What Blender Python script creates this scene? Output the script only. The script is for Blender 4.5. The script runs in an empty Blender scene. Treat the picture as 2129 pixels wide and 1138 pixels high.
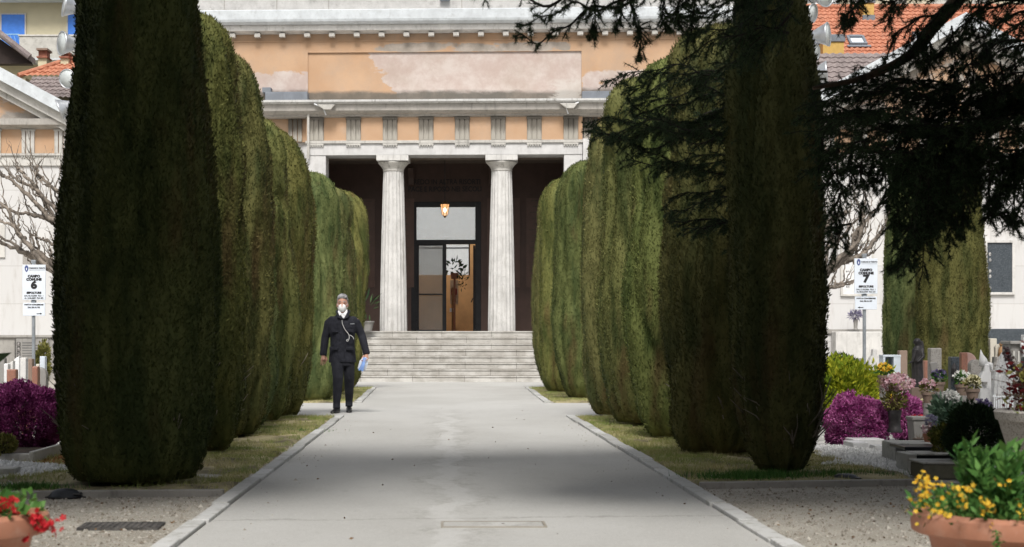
import bpy, bmesh, math, random
import numpy as np
from mathutils import Vector, Matrix

# ------------------------------------------------------------------ camera, sky, sun
F, CX, HY, CH = 3600.0, 920.0, 707.0, 1.10        # focal length in photo pixels, vanishing point, eye height
scene = bpy.context.scene
cam_d = bpy.data.cameras.new("camera"); cam = bpy.data.objects.new("camera", cam_d)
scene.collection.objects.link(cam); scene.camera = cam
cam.location = (0, 0, CH); cam.rotation_euler = (math.radians(90), 0, 0)
cam_d.sensor_width = 36.0; cam_d.lens = 36.0 * F / 2129
cam_d.shift_x = (1064.5 - CX) / 2129; cam_d.shift_y = (HY - 569) / 2129
cam_d.clip_end = 600
cam_d.dof.use_dof = True; cam_d.dof.focus_distance = 28.0; cam_d.dof.aperture_fstop = 5.6

SUN_EL, SUN_AZ = math.radians(52), math.radians(4)     # the sun stands high behind the photographer, a little to the left
world = bpy.data.worlds.new("World"); scene.world = world; world.use_nodes = True
wn = world.node_tree; wn.nodes.clear()
wo = wn.nodes.new("ShaderNodeOutputWorld"); wb = wn.nodes.new("ShaderNodeBackground")
sk = wn.nodes.new("ShaderNodeTexSky"); sk.sky_type = 'NISHITA'; sk.sun_disc = False
sk.sun_elevation = SUN_EL; sk.sun_rotation = math.pi + SUN_AZ; sk.air_density = 1.0; sk.dust_density = 5.0
hs = wn.nodes.new("ShaderNodeHueSaturation"); hs.inputs['Saturation'].default_value = 0.28
wn.links.new(sk.outputs[0], hs.inputs['Color']); wn.links.new(hs.outputs[0], wb.inputs[0])
wb.inputs[1].default_value = 0.10; wn.links.new(wb.outputs[0], wo.inputs[0])
sun_d = bpy.data.lights.new("sun", 'SUN'); sun_d.energy = 2.1; sun_d.angle = math.radians(16); sun_d.color = (1, .965, .91)
sun = bpy.data.objects.new("sun", sun_d); scene.collection.objects.link(sun)
sdir = Vector((-math.sin(SUN_AZ) * math.cos(SUN_EL), -math.cos(SUN_AZ) * math.cos(SUN_EL), math.sin(SUN_EL)))  # towards the sun
sun.rotation_euler = sdir.to_track_quat('Z', 'Y').to_euler(); sun.location = (0, -5, 30)
scene.view_settings.view_transform = 'Standard'; scene.view_settings.look = 'None'
scene.view_settings.exposure = 0.38; scene.view_settings.gamma = 1.0
scene.render.engine = 'CYCLES'
scene.cycles.max_bounces = 6; scene.cycles.diffuse_bounces = 2; scene.cycles.transparent_max_bounces = 8

C = scene.collection
R_ = random.Random(7)
def at(px, py, Y): return Vector(((px - CX) * Y / F, Y, CH - (py - HY) * Y / F))
def gy(py): return F * CH / (py - HY)            # distance of a ground point seen at row py
def wx(px, Y): return (px - CX) * Y / F
def wz(py, Y): return CH - (py - HY) * Y / F

# ------------------------------------------------------------------ mesh helpers
class MB:
    def __init__(s): s.v = []; s.f = []
    def add(s, v, f):
        o = len(s.v); s.v += [tuple(p) for p in v]; s.f += [tuple(i + o for i in q) for q in f]; return s
    def box(s, x0, x1, y0, y1, z0, z1):
        return s.add([(x0,y0,z0),(x1,y0,z0),(x1,y1,z0),(x0,y1,z0),(x0,y0,z1),(x1,y0,z1),(x1,y1,z1),(x0,y1,z1)],
                     [(0,3,2,1),(4,5,6,7),(0,1,5,4),(1,2,6,5),(2,3,7,6),(3,0,4,7)])
    def prism(s, poly, y0, y1):                  # polygon in x,z pushed along y
        n = len(poly)
        v = [(x, y0, z) for x, z in poly] + [(x, y1, z) for x, z in poly]
        return s.add(v, [tuple(range(n)), tuple(range(2*n-1, n-1, -1))] + [(i, i+n, (i+1) % n + n, (i+1) % n) for i in range(n)])
    def prism_x(s, poly, x0, x1):                # polygon in y,z pushed along x
        n = len(poly)
        v = [(x0, y, z) for y, z in poly] + [(x1, y, z) for y, z in poly]
        return s.add(v, [tuple(range(n)), tuple(range(2*n-1, n-1, -1))] + [(i, i+n, (i+1) % n + n, (i+1) % n) for i in range(n)])
    def lathe(s, prof, c=(0,0,0), n=24, sx=1, sy=1, fl=None):
        v = []; f = []
        for r, z in prof:
            for k in range(n):
                a = 2*math.pi*k/n; q = r * (fl(k) if fl else 1)
                v.append((c[0]+q*sx*math.cos(a), c[1]+q*sy*math.sin(a), c[2]+z))
        for i in range(len(prof)-1):
            for k in range(n): f.append((i*n+k, i*n+(k+1) % n, (i+1)*n+(k+1) % n, (i+1)*n+k))
        f.append(tuple(range(n-1, -1, -1))); m = (len(prof)-1)*n; f.append(tuple(range(m, m+n)))
        return s.add(v, f)
    def tube(s, pts, rad, n=8):
        pts = [Vector(p) for p in pts]
        if not isinstance(rad, (list, tuple)): rad = [rad]*len(pts)
        v = []; f = []; prev = None
        for i, p in enumerate(pts):
            t = (pts[min(i+1, len(pts)-1)] - pts[max(i-1, 0)])
            t = t.normalized() if t.length > 1e-9 else Vector((0,0,1))
            if prev is None:
                a = Vector((0,0,1)) if abs(t.z) < .9 else Vector((1,0,0))
                u = t.cross(a).normalized()
            else:
                u = (prev - t*prev.dot(t)); u = u.normalized() if u.length > 1e-6 else t.orthogonal().normalized()
            prev = u; w = t.cross(u)
            for k in range(n):
                a = 2*math.pi*k/n; q = p + (u*math.cos(a) + w*math.sin(a))*rad[i]; v.append(q)
        for i in range(len(pts)-1):
            for k in range(n): f.append((i*n+k, i*n+(k+1) % n, (i+1)*n+(k+1) % n, (i+1)*n+k))
        f.append(tuple(range(n-1, -1, -1))); m = (len(pts)-1)*n; f.append(tuple(range(m, m+n)))
        return s.add(v, f)
    def ball(s, c, r, n=12, m=8):
        if not isinstance(r, (list, tuple)): r = (r, r, r)
        prof = [(max(math.sin(math.pi*i/m), .02), -math.cos(math.pi*i/m)) for i in range(m+1)]
        o = len(s.v); s.lathe(prof, (0,0,0), n)
        for i in range(o, len(s.v)):
            x, y, z = s.v[i]; s.v[i] = (c[0]+x*r[0], c[1]+y*r[1], c[2]+z*r[2])
        return s
    def xform(s, M, start=0):
        for i in range(start, len(s.v)): s.v[i] = tuple(M @ Vector(s.v[i]))
        return s
    def build(s, name, mat, parent=None, loc=None, smooth=False, bevel=0, seg=2, fix=True):
        me = bpy.data.meshes.new(name); me.from_pydata(s.v, [], s.f)
        if fix:
            bm = bmesh.new(); bm.from_mesh(me); bmesh.ops.recalc_face_normals(bm, faces=bm.faces); bm.to_mesh(me); bm.free()
        if mat: me.materials.append(mat)
        if smooth:
            me.polygons.foreach_set('use_smooth', [True]*len(me.polygons))
        o = bpy.data.objects.new(name, me); C.objects.link(o)
        if parent: o.parent = parent
        if loc: o.location = loc
        if bevel:
            b = o.modifiers.new('bevel', 'BEVEL'); b.width = bevel; b.segments = seg; b.limit_method = 'ANGLE'; b.angle_limit = math.radians(40)
        if smooth == 'auto':
            try: me.set_sharp_from_angle(angle=math.radians(40))
            except Exception: pass
        return o

def np_mesh(name, V, k, mat, parent=None, loc=None, smooth=False):
    """one mesh of separate k-sided faces; V is (n*k, 3)"""
    V = np.ascontiguousarray(V.reshape(-1, 3), dtype=np.float32); n = len(V)//k
    me = bpy.data.meshes.new(name)
    me.vertices.add(n*k); me.vertices.foreach_set('co', V.ravel())
    me.loops.add(n*k); me.loops.foreach_set('vertex_index', np.arange(n*k, dtype=np.int32))
    me.polygons.add(n); me.polygons.foreach_set('loop_start', np.arange(0, n*k, k, dtype=np.int32))
    me.update(calc_edges=True); me.validate()
    me.materials.append(mat)
    o = bpy.data.objects.new(name, me); C.objects.link(o)
    if parent: o.parent = parent
    if loc: o.location = loc
    return o

def tag(o, label=None, cat=None, group=None, kind=None):
    if label: o['label'] = label
    if cat: o['category'] = cat
    if group: o['group'] = group
    if kind: o['kind'] = kind
    return o
def empty(name, loc, label=None, cat=None, group=None, rz=0):
    o = bpy.data.objects.new(name, None); C.objects.link(o); o.location = loc; o.rotation_euler = (0,0,rz)
    o.empty_display_size = .2
    return tag(o, label, cat, group)

def unit(a): return a / np.maximum(np.linalg.norm(a, axis=-1, keepdims=True), 1e-9)
def leaves(P, D, L, W, rng):
    """diamond leaves from points P along D"""
    n = len(P); D = unit(D); S = unit(np.cross(D, rng.normal(size=(n,3))))
    L = np.broadcast_to(np.asarray(L, float), (n,))[:,None]; W = np.broadcast_to(np.asarray(W, float), (n,))[:,None]
    B = np.cross(D, S)
    return np.stack([P, P + D*L*.45 + S*W*.5 + B*W*.12, P + D*L, P + D*L*.45 - S*W*.5 + B*W*.12], 1)
def blades(P, D, L, W, rng):
    n = len(P); D = unit(D); S = unit(np.cross(D, rng.normal(size=(n,3))))
    L = np.broadcast_to(np.asarray(L, float), (n,))[:,None]; W = np.broadcast_to(np.asarray(W, float), (n,))[:,None]
    return np.stack([P - S*W*.5, P + S*W*.5, P + D*L], 1)
def petals(P, size, rng, k=5, up=None):
    """small open flowers: k petals round each point"""
    n = len(P); N = unit(rng.normal(size=(n,3)) + (np.array(up) if up is not None else np.array([0,-1.2,.9])))
    A = unit(np.cross(N, rng.normal(size=(n,3)))); B = np.cross(N, A)
    size = np.broadcast_to(np.asarray(size, float), (n,))[:,None]
    out = []
    for i in range(k):
        a = 2*math.pi*i/k; d = A*math.cos(a) + B*math.sin(a); s = np.cross(N, d)
        q = N*size*.12
        out.append(np.stack([P, P + d*size*.55 + s*size*.33 + q, P + d*size + q*.5, P + d*size*.55 - s*size*.33 + q], 1))
    return np.concatenate(out, 0)
def vnoise(t, z, nt, nz, rng):
    """smooth noise, periodic in t (0..1), z in 0..1; returns -1..1"""
    g = rng.random((nz+2, nt))*2-1
    a = (t % 1.0)*nt; i = np.floor(a).astype(int) % nt; fa = a-np.floor(a); fa = fa*fa*(3-2*fa)
    b = np.clip(z,0,.9999)*nz; j = np.floor(b).astype(int); fb = b-j; fb = fb*fb*(3-2*fb)
    i2 = (i+1) % nt
    return (g[j,i]*(1-fa)+g[j,i2]*fa)*(1-fb) + (g[j+1,i]*(1-fa)+g[j+1,i2]*fa)*fb
def ellipsoid_pts(n, c, r, rng, shell=.55):
    d = unit(rng.normal(size=(n,3))); q = shell + (1-shell)*rng.random((n,1))**.6
    return np.array(c) + d*q*np.array(r), d
def applied(o, name=None):
    """evaluate an object's modifiers into its own mesh"""
    dg = bpy.context.evaluated_depsgraph_get(); dg.update()
    me = bpy.data.meshes.new_from_object(o.evaluated_get(dg)); old = o.data
    o.modifiers.clear(); o.data = me; bpy.data.meshes.remove(old)
    return o
def remesh(o, voxel, smooth=2):
    m = o.modifiers.new('r', 'REMESH'); m.mode = 'VOXEL'; m.voxel_size = voxel
    if smooth:
        q = o.modifiers.new('s', 'SMOOTH'); q.iterations = smooth; q.factor = .5
    applied(o); o.data.polygons.foreach_set('use_smooth', [True]*len(o.data.polygons)); return o

_txt = {}
def text_geom(txt, size, bold=0.0, align='CENTER'):
    key = (txt, size, bold, align)
    if key in _txt: return _txt[key]
    cu = bpy.data.curves.new('t', 'FONT'); cu.body = txt; cu.size = size; cu.align_x = align; cu.align_y = 'CENTER'; cu.offset = bold
    cu.resolution_u = 3
    ob = bpy.data.objects.new('t', cu); C.objects.link(ob)
    dg = bpy.context.evaluated_depsgraph_get(); dg.update()
    me = bpy.data.meshes.new_from_object(ob.evaluated_get(dg))
    v = [tuple(p.co) for p in me.vertices]; f = [tuple(p.vertices) for p in me.polygons]
    bpy.data.objects.remove(ob); bpy.data.curves.remove(cu); bpy.data.meshes.remove(me)
    _txt[key] = (v, f); return v, f
def put_text(mb, txt, size, x, y, z, bold=0.0, align='CENTER', sx=1.0):   # faces -Y
    v, f = text_geom(txt, size, bold, align)
    mb.add([(x + p[0]*sx, y, z + p[1]) for p in v], f)

# ------------------------------------------------------------------ materials
class NT:
    def __init__(s, name):
        s.m = bpy.data.materials.new(name); s.m.use_nodes = True; s.t = s.m.node_tree; s.t.nodes.clear()
        s.out = s.n('ShaderNodeOutputMaterial'); s.p = s.n('ShaderNodeBsdfPrincipled'); s.l(s.p.outputs[0], s.out.inputs[0])
        s.tc = s.n('ShaderNodeTexCoord')
    def n(s, t, **k):
        q = s.t.nodes.new(t)
        for a, b in k.items(): setattr(q, a, b)
        return q
    def l(s, a, b): s.t.links.new(a, b)
    def vec(s, scale=(1,1,1), loc=(0,0,0), src=None):
        m = s.n('ShaderNodeMapping'); m.inputs['Scale'].default_value = scale; m.inputs['Location'].default_value = loc
        s.l(src or s.tc.outputs['Object'], m.inputs[0]); return m.outputs[0]
    def noise(s, scale, detail=5, stretch=(1,1,1), rough=.6, loc=(0,0,0), dist=0):
        q = s.n('ShaderNodeTexNoise'); q.inputs['Scale'].default_value = scale; q.inputs['Detail'].default_value = detail
        q.inputs['Roughness'].default_value = rough; q.inputs['Distortion'].default_value = dist
        s.l(s.vec(stretch, loc), q.inputs['Vector']); return q.outputs['Fac']
    def ramp(s, fac, a, b, lo=0, hi=1, smooth=True):
        q = s.n('ShaderNodeMapRange'); q.clamp = True
        if smooth: q.interpolation_type = 'SMOOTHSTEP'
        q.inputs['From Min'].default_value = a; q.inputs['From Max'].default_value = b
        q.inputs['To Min'].default_value = lo; q.inputs['To Max'].default_value = hi
        s.l(fac, q.inputs['Value']); return q.outputs['Result']
    def math(s, op, a, b=None):
        q = s.n('ShaderNodeMath', operation=op)
        for i, x in enumerate((a, b)):
            if x is None: continue
            if isinstance(x, (int, float)): q.inputs[i].default_value = x
            else: s.l(x, q.inputs[i])
        return q.outputs[0]
    def mix(s, fac, a, b):
        q = s.n('ShaderNodeMix', data_type='RGBA')
        if isinstance(fac, (int, float)): q.inputs[0].default_value = fac
        else: s.l(fac, q.inputs[0])
        for i, x in ((6, a), (7, b)):
            if isinstance(x, (tuple, list)): q.inputs[i].default_value = (*x[:3], 1)
            else: s.l(x, q.inputs[i])
        return q.outputs[2]
    def color(s, c):
        if isinstance(c, (tuple, list)): s.p.inputs['Base Color'].default_value = (*c[:3], 1)
        else: s.l(c, s.p.inputs['Base Color'])
    def set(s, rough=.7, metal=0, spec=.5):
        s.p.inputs['Roughness'].default_value = rough; s.p.inputs['Metallic'].default_value = metal
        s.p.inputs['Specular IOR Level'].default_value = spec
    def bump(s, h, strength=.3, dist=.01):
        b = s.n('ShaderNodeBump'); b.inputs['Strength'].default_value = strength; b.inputs['Distance'].default_value = dist
        s.l(h, b.inputs['Height']); s.l(b.outputs[0], s.p.inputs['Normal'])
    def xyz(s):
        q = s.n('ShaderNodeSeparateXYZ'); s.l(s.tc.outputs['Object'], q.inputs[0]); return q.outputs
    def island(s):
        return s.n('ShaderNodeNewGeometry').outputs['Random Per Island']
    def obrand(s):
        return s.n('ShaderNodeObjectInfo').outputs['Random']

def plain(name, c, rough=.6, metal=0, spec=.5, var=.18, scale=6, bump=.15, bscale=40):
    t = NT(name); d = tuple(x*(1-var*1.6) for x in c); h = tuple(min(1, x*(1+var*.6)) for x in c)
    t.color(t.mix(t.ramp(t.noise(scale), .3, .7), d, h)); t.set(rough, metal, spec)
    if bump: t.bump(t.noise(bscale, 4), bump, .004)
    return t.m
def stone(name, c, dirt=(.2,.19,.17), amount=.5, rough=.75, streak=True, speck=None, spec=.35):
    t = NT(name)
    base = t.mix(t.ramp(t.noise(3, 6), .3, .7), tuple(x*.86 for x in c), tuple(min(1,x*1.06) for x in c))
    s1 = t.ramp(t.noise(5, 6, (1.6,1.6,.22) if streak else (1,1,1), .7), .5, .78)
    s2 = t.ramp(t.noise(14, 5, rough=.75), .52, .75)
    base = t.mix(t.math('MULTIPLY', t.math('MAXIMUM', s1, t.math('MULTIPLY', s2, .6)), amount), base, dirt)
    if speck:
        base = t.mix(t.ramp(t.noise(90, 2), .5, .62), base, speck)
    t.color(base); t.set(rough, 0, spec); t.bump(t.noise(45, 5), .2, .004); return t.m
def leafmat(name, cols, rough=.65, patch=None, pscale=2.5, stretch=(1,1,1), trans=.0, spec=.10, tint=False):
    t = NT(name); r = t.island()
    c = t.mix(t.ramp(r, .1, .9, smooth=False), cols[0], cols[1])
    if len(cols) > 2: c = t.mix(t.ramp(t.noise(pscale, 4, stretch), .38, .66), c, cols[2])
    if tint:
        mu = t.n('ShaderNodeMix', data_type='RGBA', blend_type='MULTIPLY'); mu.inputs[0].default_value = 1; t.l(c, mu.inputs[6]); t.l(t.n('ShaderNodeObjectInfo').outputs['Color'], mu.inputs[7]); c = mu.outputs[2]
    if patch: c = t.mix(t.math('MULTIPLY', t.ramp(t.noise(pscale*.55, 3, stretch, loc=(7,3,1)), .52, .72), .65), c, patch)
    t.color(c); t.set(rough, 0, spec)
    if trans:
        tr = t.n('ShaderNodeBsdfTranslucent'); t.l(c, tr.inputs[0]) if not isinstance(c, tuple) else None
        mx = t.n('ShaderNodeMixShader'); mx.inputs[0].default_value = trans
        t.l(t.p.outputs[0], mx.inputs[1]); t.l(tr.outputs[0], mx.inputs[2]); t.l(mx.outputs[0], t.out.inputs[0])
    return t.m

M = {}
M['marble'] = stone('white_marble', (.66,.65,.63), (.25,.24,.22), .7)
M['marble_clean'] = stone('clean_marble', (.78,.78,.78), (.45,.44,.42), .35, rough=.5)
M['limestone'] = stone('grey_limestone', (.55,.535,.50), (.18,.17,.155), .9)
M['grimy_stone'] = stone('grimy_stone', (.36,.345,.32), (.14,.135,.125), .85)
M['concrete'] = stone('concrete', (.52,.51,.475), (.17,.165,.14), .6, streak=False)
M['granite'] = stone('speckled_granite', (.42,.40,.37), (.2,.19,.17), .3, streak=False, speck=(.2,.18,.17))
M['pink_granite'] = stone('red_granite', (.36,.17,.12), (.15,.09,.07), .3, streak=False, speck=(.25,.14,.11), rough=.45)
M['pale_pink'] = stone('pale_pink_stone', (.55,.36,.32), (.3,.2,.18), .3, streak=False, rough=.5)
M['dark_granite'] = stone('dark_granite', (.045,.055,.065), (.02,.02,.025), .3, streak=False, speck=(.13,.15,.17), rough=.3)
M['black_granite'] = stone('black_granite', (.018,.018,.022), (.01,.01,.01), .3, streak=False, rough=.28)
M['grey_stone'] = stone('grey_stone', (.30,.29,.275), (.12,.115,.1), .6)
M['brown_stone'] = stone('brown_stone', (.26,.19,.15), (.12,.09,.07), .5)
M['bronze'] = plain('bronze', (.062,.058,.06), .48, .45, var=.35, scale=9)
M['white_paint'] = plain('white_paint', (.82,.85,.88), .45, var=.05)
M['white_metal'] = stone('white_metal_roof', (.64,.68,.71), (.34,.35,.35), .55, rough=.5, streak=False)
M['galv'] = plain('galvanised_steel', (.36,.39,.42), .45, .55, var=.15)
M['alu'] = plain('aluminium', (.62,.64,.67), .38, .7, var=.1)
M['glass_lens'] = plain('lamp_glass', (.60,.64,.64), .22, 0, var=.08, bump=0)
M['black'] = plain('black_metal', (.012,.012,.014), .4, .2, var=.3)
M['letter'] = plain('black_lettering', (.015,.015,.018), .6, bump=0, var=.05)
M['letter_blue'] = plain('blue_lettering', (.04,.07,.25), .6, bump=0, var=.05)
M['slate_flash'] = stone('lead_flashing', (.20,.22,.25), (.11,.12,.13), .6)
M['twig_bark'] = plain('dark_twig', (.022,.018,.013), .9, var=.3, bump=0)
M['bark'] = plain('bark', (.11,.075,.05), .9, var=.4, scale=14, bump=.8, bscale=30)
M['grey_bark'] = plain('grey_bark', (.25,.212,.175), .9, var=.4, scale=10, bump=.8, bscale=25)
M['terracotta'] = stone('terracotta', (.46,.205,.125), (.56,.40,.32), .6, streak=False, rough=.8)
M['soil'] = plain('soil', (.07,.05,.035), .95, var=.4, bump=.8)
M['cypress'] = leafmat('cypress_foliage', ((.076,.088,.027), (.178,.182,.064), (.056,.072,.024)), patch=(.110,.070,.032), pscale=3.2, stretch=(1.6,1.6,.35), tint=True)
M['cedar'] = leafmat('cedar_needles', ((.022,.044,.022), (.070,.105,.052)))
M['grass'] = leafmat('grass_blades', ((.32,.33,.11), (.56,.50,.27), (.24,.31,.085)), patch=(.60,.50,.31), pscale=1.6, trans=.2)
M['heather'] = leafmat('heather_bloom', ((.36,.055,.23), (.74,.27,.56), (.26,.035,.17)), pscale=9)
M['heather_dark'] = leafmat('dark_heather_bloom', ((.27,.035,.17), (.60,.17,.43), (.17,.025,.11)), pscale=8)
M['lime_leaf'] = leafmat('yellow_green_leaf', ((.30,.36,.025), (.58,.56,.05), (.20,.30,.03)), pscale=6, trans=.2)
M['green_leaf'] = leafmat('fresh_green_leaf', ((.045,.13,.03), (.12,.25,.06)), trans=.2, rough=.45)
M['dark_leaf'] = leafmat('dark_green_leaf', ((.020,.042,.020), (.050,.085,.034)))
M['hedge_leaf'] = leafmat('hedge_leaf', ((.03,.065,.02), (.075,.10,.035)), patch=(.16,.09,.04), pscale=4)
M['silver_leaf'] = leafmat('silver_green_leaf', ((.10,.19,.12), (.30,.42,.30)), trans=.1)
M['ivy'] = leafmat('ivy_leaf', ((.13,.15,.03), (.30,.27,.06), (.08,.11,.03)), pscale=8)
M['red_leaf'] = leafmat('dark_red_leaf', ((.06,.008,.010), (.17,.02,.02)), trans=.15)
M['olive_leaf'] = leafmat('olive_leaf', ((.11,.12,.03), (.25,.23,.07)))
M['dry_stem'] = leafmat('dry_stem', ((.16,.13,.06), (.28,.16,.13)))
M['yellow_fl'] = leafmat('yellow_petals', ((.72,.36,.02), (.82,.60,.08)), trans=.2)
M['white_fl'] = leafmat('white_petals', ((.70,.70,.66), (.86,.85,.82)), trans=.2)
M['cream_fl'] = leafmat('cream_petals', ((.66,.62,.36), (.80,.74,.52)), trans=.2)
M['red_fl'] = leafmat('red_petals', ((.38,.008,.014), (.58,.035,.045)), trans=.2)
M['orange_fl'] = leafmat('orange_petals', ((.75,.13,.02), (.88,.26,.05)), trans=.2)
M['pink_fl'] = leafmat('faded_pink_petals', ((.42,.20,.24), (.66,.46,.50)), trans=.15)
M['purple_fl'] = leafmat('purple_petals', ((.035,.025,.08), (.14,.11,.22)), trans=.1)
M['lavender_fl'] = leafmat('lavender_petals', ((.16,.15,.24), (.30,.28,.38)), trans=.1)
# ------------------------------------------------------------------ ground, path, kerbs, lawns
def sheet(name, poly, z, mat, kind='structure'):
    mb = MB(); mb.add([(x, y, z) for x, y in poly], [tuple(range(len(poly)))])
    return tag(mb.build(name, mat), kind=kind)

def ground_mat():
    t = NT('gravel_ground')
    c = t.mix(t.ramp(t.noise(1.1, 6), .32, .68), (.265,.24,.195), (.43,.40,.345))
    c = t.mix(t.ramp(t.noise(9, 6, rough=.75, loc=(2,5,0)), .50, .72, 0, .6), c, (.22,.195,.155))
    c = t.mix(t.ramp(t.noise(42, 3, rough=.8, loc=(1,7,0)), .53, .62, 0, .7), c, (.46,.44,.39))
    c = t.mix(t.ramp(t.noise(120, 3, rough=.8), .50, .66), c, (.50,.48,.43))
    c = t.mix(t.ramp(t.noise(70, 3, rough=.8, loc=(3,1,0)), .60, .70), c, (.12,.10,.08))
    t.color(c); t.set(.95); t.bump(t.noise(90, 4), .6, .012); return t.m
def path_mat():
    t = NT('path_asphalt')
    c = t.mix(t.ramp(t.noise(.55, 6, (1, .5, 1)), .35, .65), (.44,.433,.412), (.51,.505,.485))
    x = t.xyz()
    wob = t.math('MULTIPLY', t.math('SUBTRACT', t.noise(.7, 3, (.01,1,1), .55), .5), .7)
    d = t.math('ABSOLUTE', t.math('SUBTRACT', t.math('ADD', x[0], wob), .06))
    edge = t.math('ADD', d, t.math('MULTIPLY', t.math('SUBTRACT', t.noise(5, 6, (1,.45,1), .7), .5), .34))
    nearfade = t.ramp(x[1], 30, 22)
    band2 = t.math('MULTIPLY', t.math('MULTIPLY', t.ramp(edge, .34, .12), t.ramp(t.noise(1.4, 5, loc=(9,2,0)), .36, .6)), nearfade)
    c = t.mix(t.math('MULTIPLY', t.math('MULTIPLY', band2, t.ramp(t.noise(16, 6, (1,.5,1), .85, loc=(1,9,0)), .40, .62)), .7), c, (.27,.26,.235))               # damp border of the worn strip
    band = t.math('MULTIPLY', t.ramp(edge, .12, .05), nearfade)
    c = t.mix(t.math('MULTIPLY', band, .55), c, (.60,.595,.58))
    c = t.mix(t.math('MULTIPLY', t.ramp(t.noise(6, 6, (1,.35,1), .75, loc=(4,4,0)), .56, .72), .25), c, (.25,.24,.215))
    ln = t.math('ABSOLUTE', t.math('SUBTRACT', x[1], t.math('ADD', t.math('MULTIPLY', x[0], .10), t.math('ADD', t.math('MULTIPLY', t.noise(2.2, 6, rough=.8), .5), 10.35))))
    c = t.mix(t.math('MULTIPLY', t.ramp(ln, .035, .008), .6), c, (.24,.23,.21))
    c = t.mix(t.ramp(t.noise(55, 5, rough=.85), .50, .64, 0, .8), c, (.56,.555,.53))
    c = t.mix(t.ramp(t.noise(34, 6, rough=.9, loc=(8,1,0)), .55, .66, 0, .6), c, (.30,.29,.265))
    c = t.mix(t.ramp(t.noise(130, 2, loc=(5,5,0)), .58, .68, 0, .5), c, (.2,.195,.18))
    t.color(c); t.set(.9); t.bump(t.noise(120, 3), .4, .006); return t.m
M['ground'] = ground_mat(); M['path'] = path_mat()
t = NT('kerb_stone'); c = t.mix(t.island(), (.42,.42,.405), (.60,.60,.59)); c = t.mix(t.ramp(t.noise(7, 6, rough=.8), .48, .68, 0, .75), c, (.27,.26,.225)); c = t.mix(t.ramp(t.noise(2.2, 6, rough=.75, loc=(3,3,3)), .56, .68, 0, .6), c, (.20,.21,.13))
t.color(c); t.set(.85); t.bump(t.noise(40, 5), .4, .006); M['kerb'] = t.m
M['lawn_soil'] = plain('lawn_soil', (.37,.32,.18), .95, var=.45, scale=2.2, bump=.7, bscale=35)
M['white_gravel'] = leafmat('white_pebbles', ((.60,.60,.59), (.88,.88,.87)), rough=.8)
M['gravel_bed'] = plain('pale_gravel_bed', (.50,.49,.46), .95, var=.35, scale=5, bump=.8, bscale=80)
sheet('ground', [(-160,-30),(160,-30),(160,400),(-160,400)], 0.0, M['ground'])
XL, XR = -1.40, 1.76
def grid_sheet(name, x0, x1, y0, y1, nx, ny, zf, mat):
    xs = np.linspace(x0, x1, nx); ys = np.linspace(y0, y1, ny)
    mb = MB(); mb.v = [(x, y, -.03 if (i in (0, nx-1) or j in (0, ny-1)) else zf(x, y)) for j, y in enumerate(ys) for i, x in enumerate(xs)]
    mb.f = [(j*nx+i, j*nx+i+1, (j+1)*nx+i+1, (j+1)*nx+i) for j in range(ny-1) for i in range(nx-1)]
    return tag(mb.build(name, mat, smooth=True), kind='structure')
pz = .008
sheet('path', [(XL,-2),(XR,-2),(XR,24.7),(9,25.0),(9,29.6),(XR,30.0),(1.90,39.3),(6.5,39.6),(6.5,45.2),(-6.5,45.2),(-6.5,39.6),(XL-.1,39.3),(XL,30.0),(-9,29.8),(-9,25.2),(XL,24.7)], pz, M['path'])
def kerb(x0, ya, x1, yb, w, name='kerb_strip'):
    mb = MB(); L = yb-ya; n = max(1, int(L/1.0)); rr = random.Random(int(ya*10)); v = []
    for i in range(n):
        a, b = i/n, (i+1)/n - .012/max(L,1); j = rr.uniform(-.010,.010); h = .035 + rr.uniform(-.007,.007)
        xa, xb = x0+(x1-x0)*a+j, x0+(x1-x0)*b+j
        y0, y1 = ya+L*a, ya+L*b; ww = w*(1+rr.uniform(-.05,.05)); s = 1 if x0 > 0 else -1
        o = len(mb.v)
        mb.v += [(xa,y0,-.05),(xa+s*ww,y0,-.05),(xb+s*ww,y1,-.05),(xb,y1,-.05),(xa,y0,h),(xa+s*ww,y0,h),(xb+s*ww,y1,h),(xb,y1,h)]
        mb.f += [tuple(k+o for k in q) for q in [(0,3,2,1),(4,5,6,7),(0,1,5,4),(1,2,6,5),(2,3,7,6),(3,0,4,7)]]
    return tag(mb.build(name, M['kerb'], bevel=.006), kind='structure')
kerb(XL, -2, XL, 24.7, .105); kerb(XR, -2, XR, 24.7, .115)
kerb(XL, 30.0, XL-.1, 39.3, .12); kerb(XR, 30.0, XR+.12, 39.3, .12)
# stone edging that closes each front lawn towards the camera
def edging(x0, x1, y, y2, name='lawn_edging'):
    mb = MB(); n = max(1, int(abs(x1-x0)/.9)); 
    for i in range(n):
        a, b = i/n, (i+1)/n-.004
        xa, xb = x0+(x1-x0)*a, x0+(x1-x0)*b; ya = y+(y2-y)*a; yb = y+(y2-y)*b; o = len(mb.v)
        mb.v += [(xa,ya,-.04),(xb,yb,-.04),(xb,yb+.07,-.04),(xa,ya+.07,-.04),(xa,ya,.05),(xb,yb,.05),(xb,yb+.07,.05),(xa,ya+.07,.05)]
        mb.f += [tuple(k+o for k in q) for q in [(0,3,2,1),(4,5,6,7),(0,1,5,4),(1,2,6,5),(2,3,7,6),(3,0,4,7)]]
    return tag(mb.build(name, M['grimy_stone'], bevel=.006), kind='structure')
edging(XL-.14, -3.75, 12.15, 11.9); edging(XR+.14, 3.6, 12.75, 13.05)
def lawn_z(x, y): return .022 + .02*math.sin(x*3+1)*math.sin(y*1.7) + .012*math.sin(x*9)*math.sin(y*7+x*3)
grid_sheet('lawn', -3.75, XL-.13, 12.2, 24.7, 40, 160, lawn_z, M['lawn_soil'])
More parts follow.
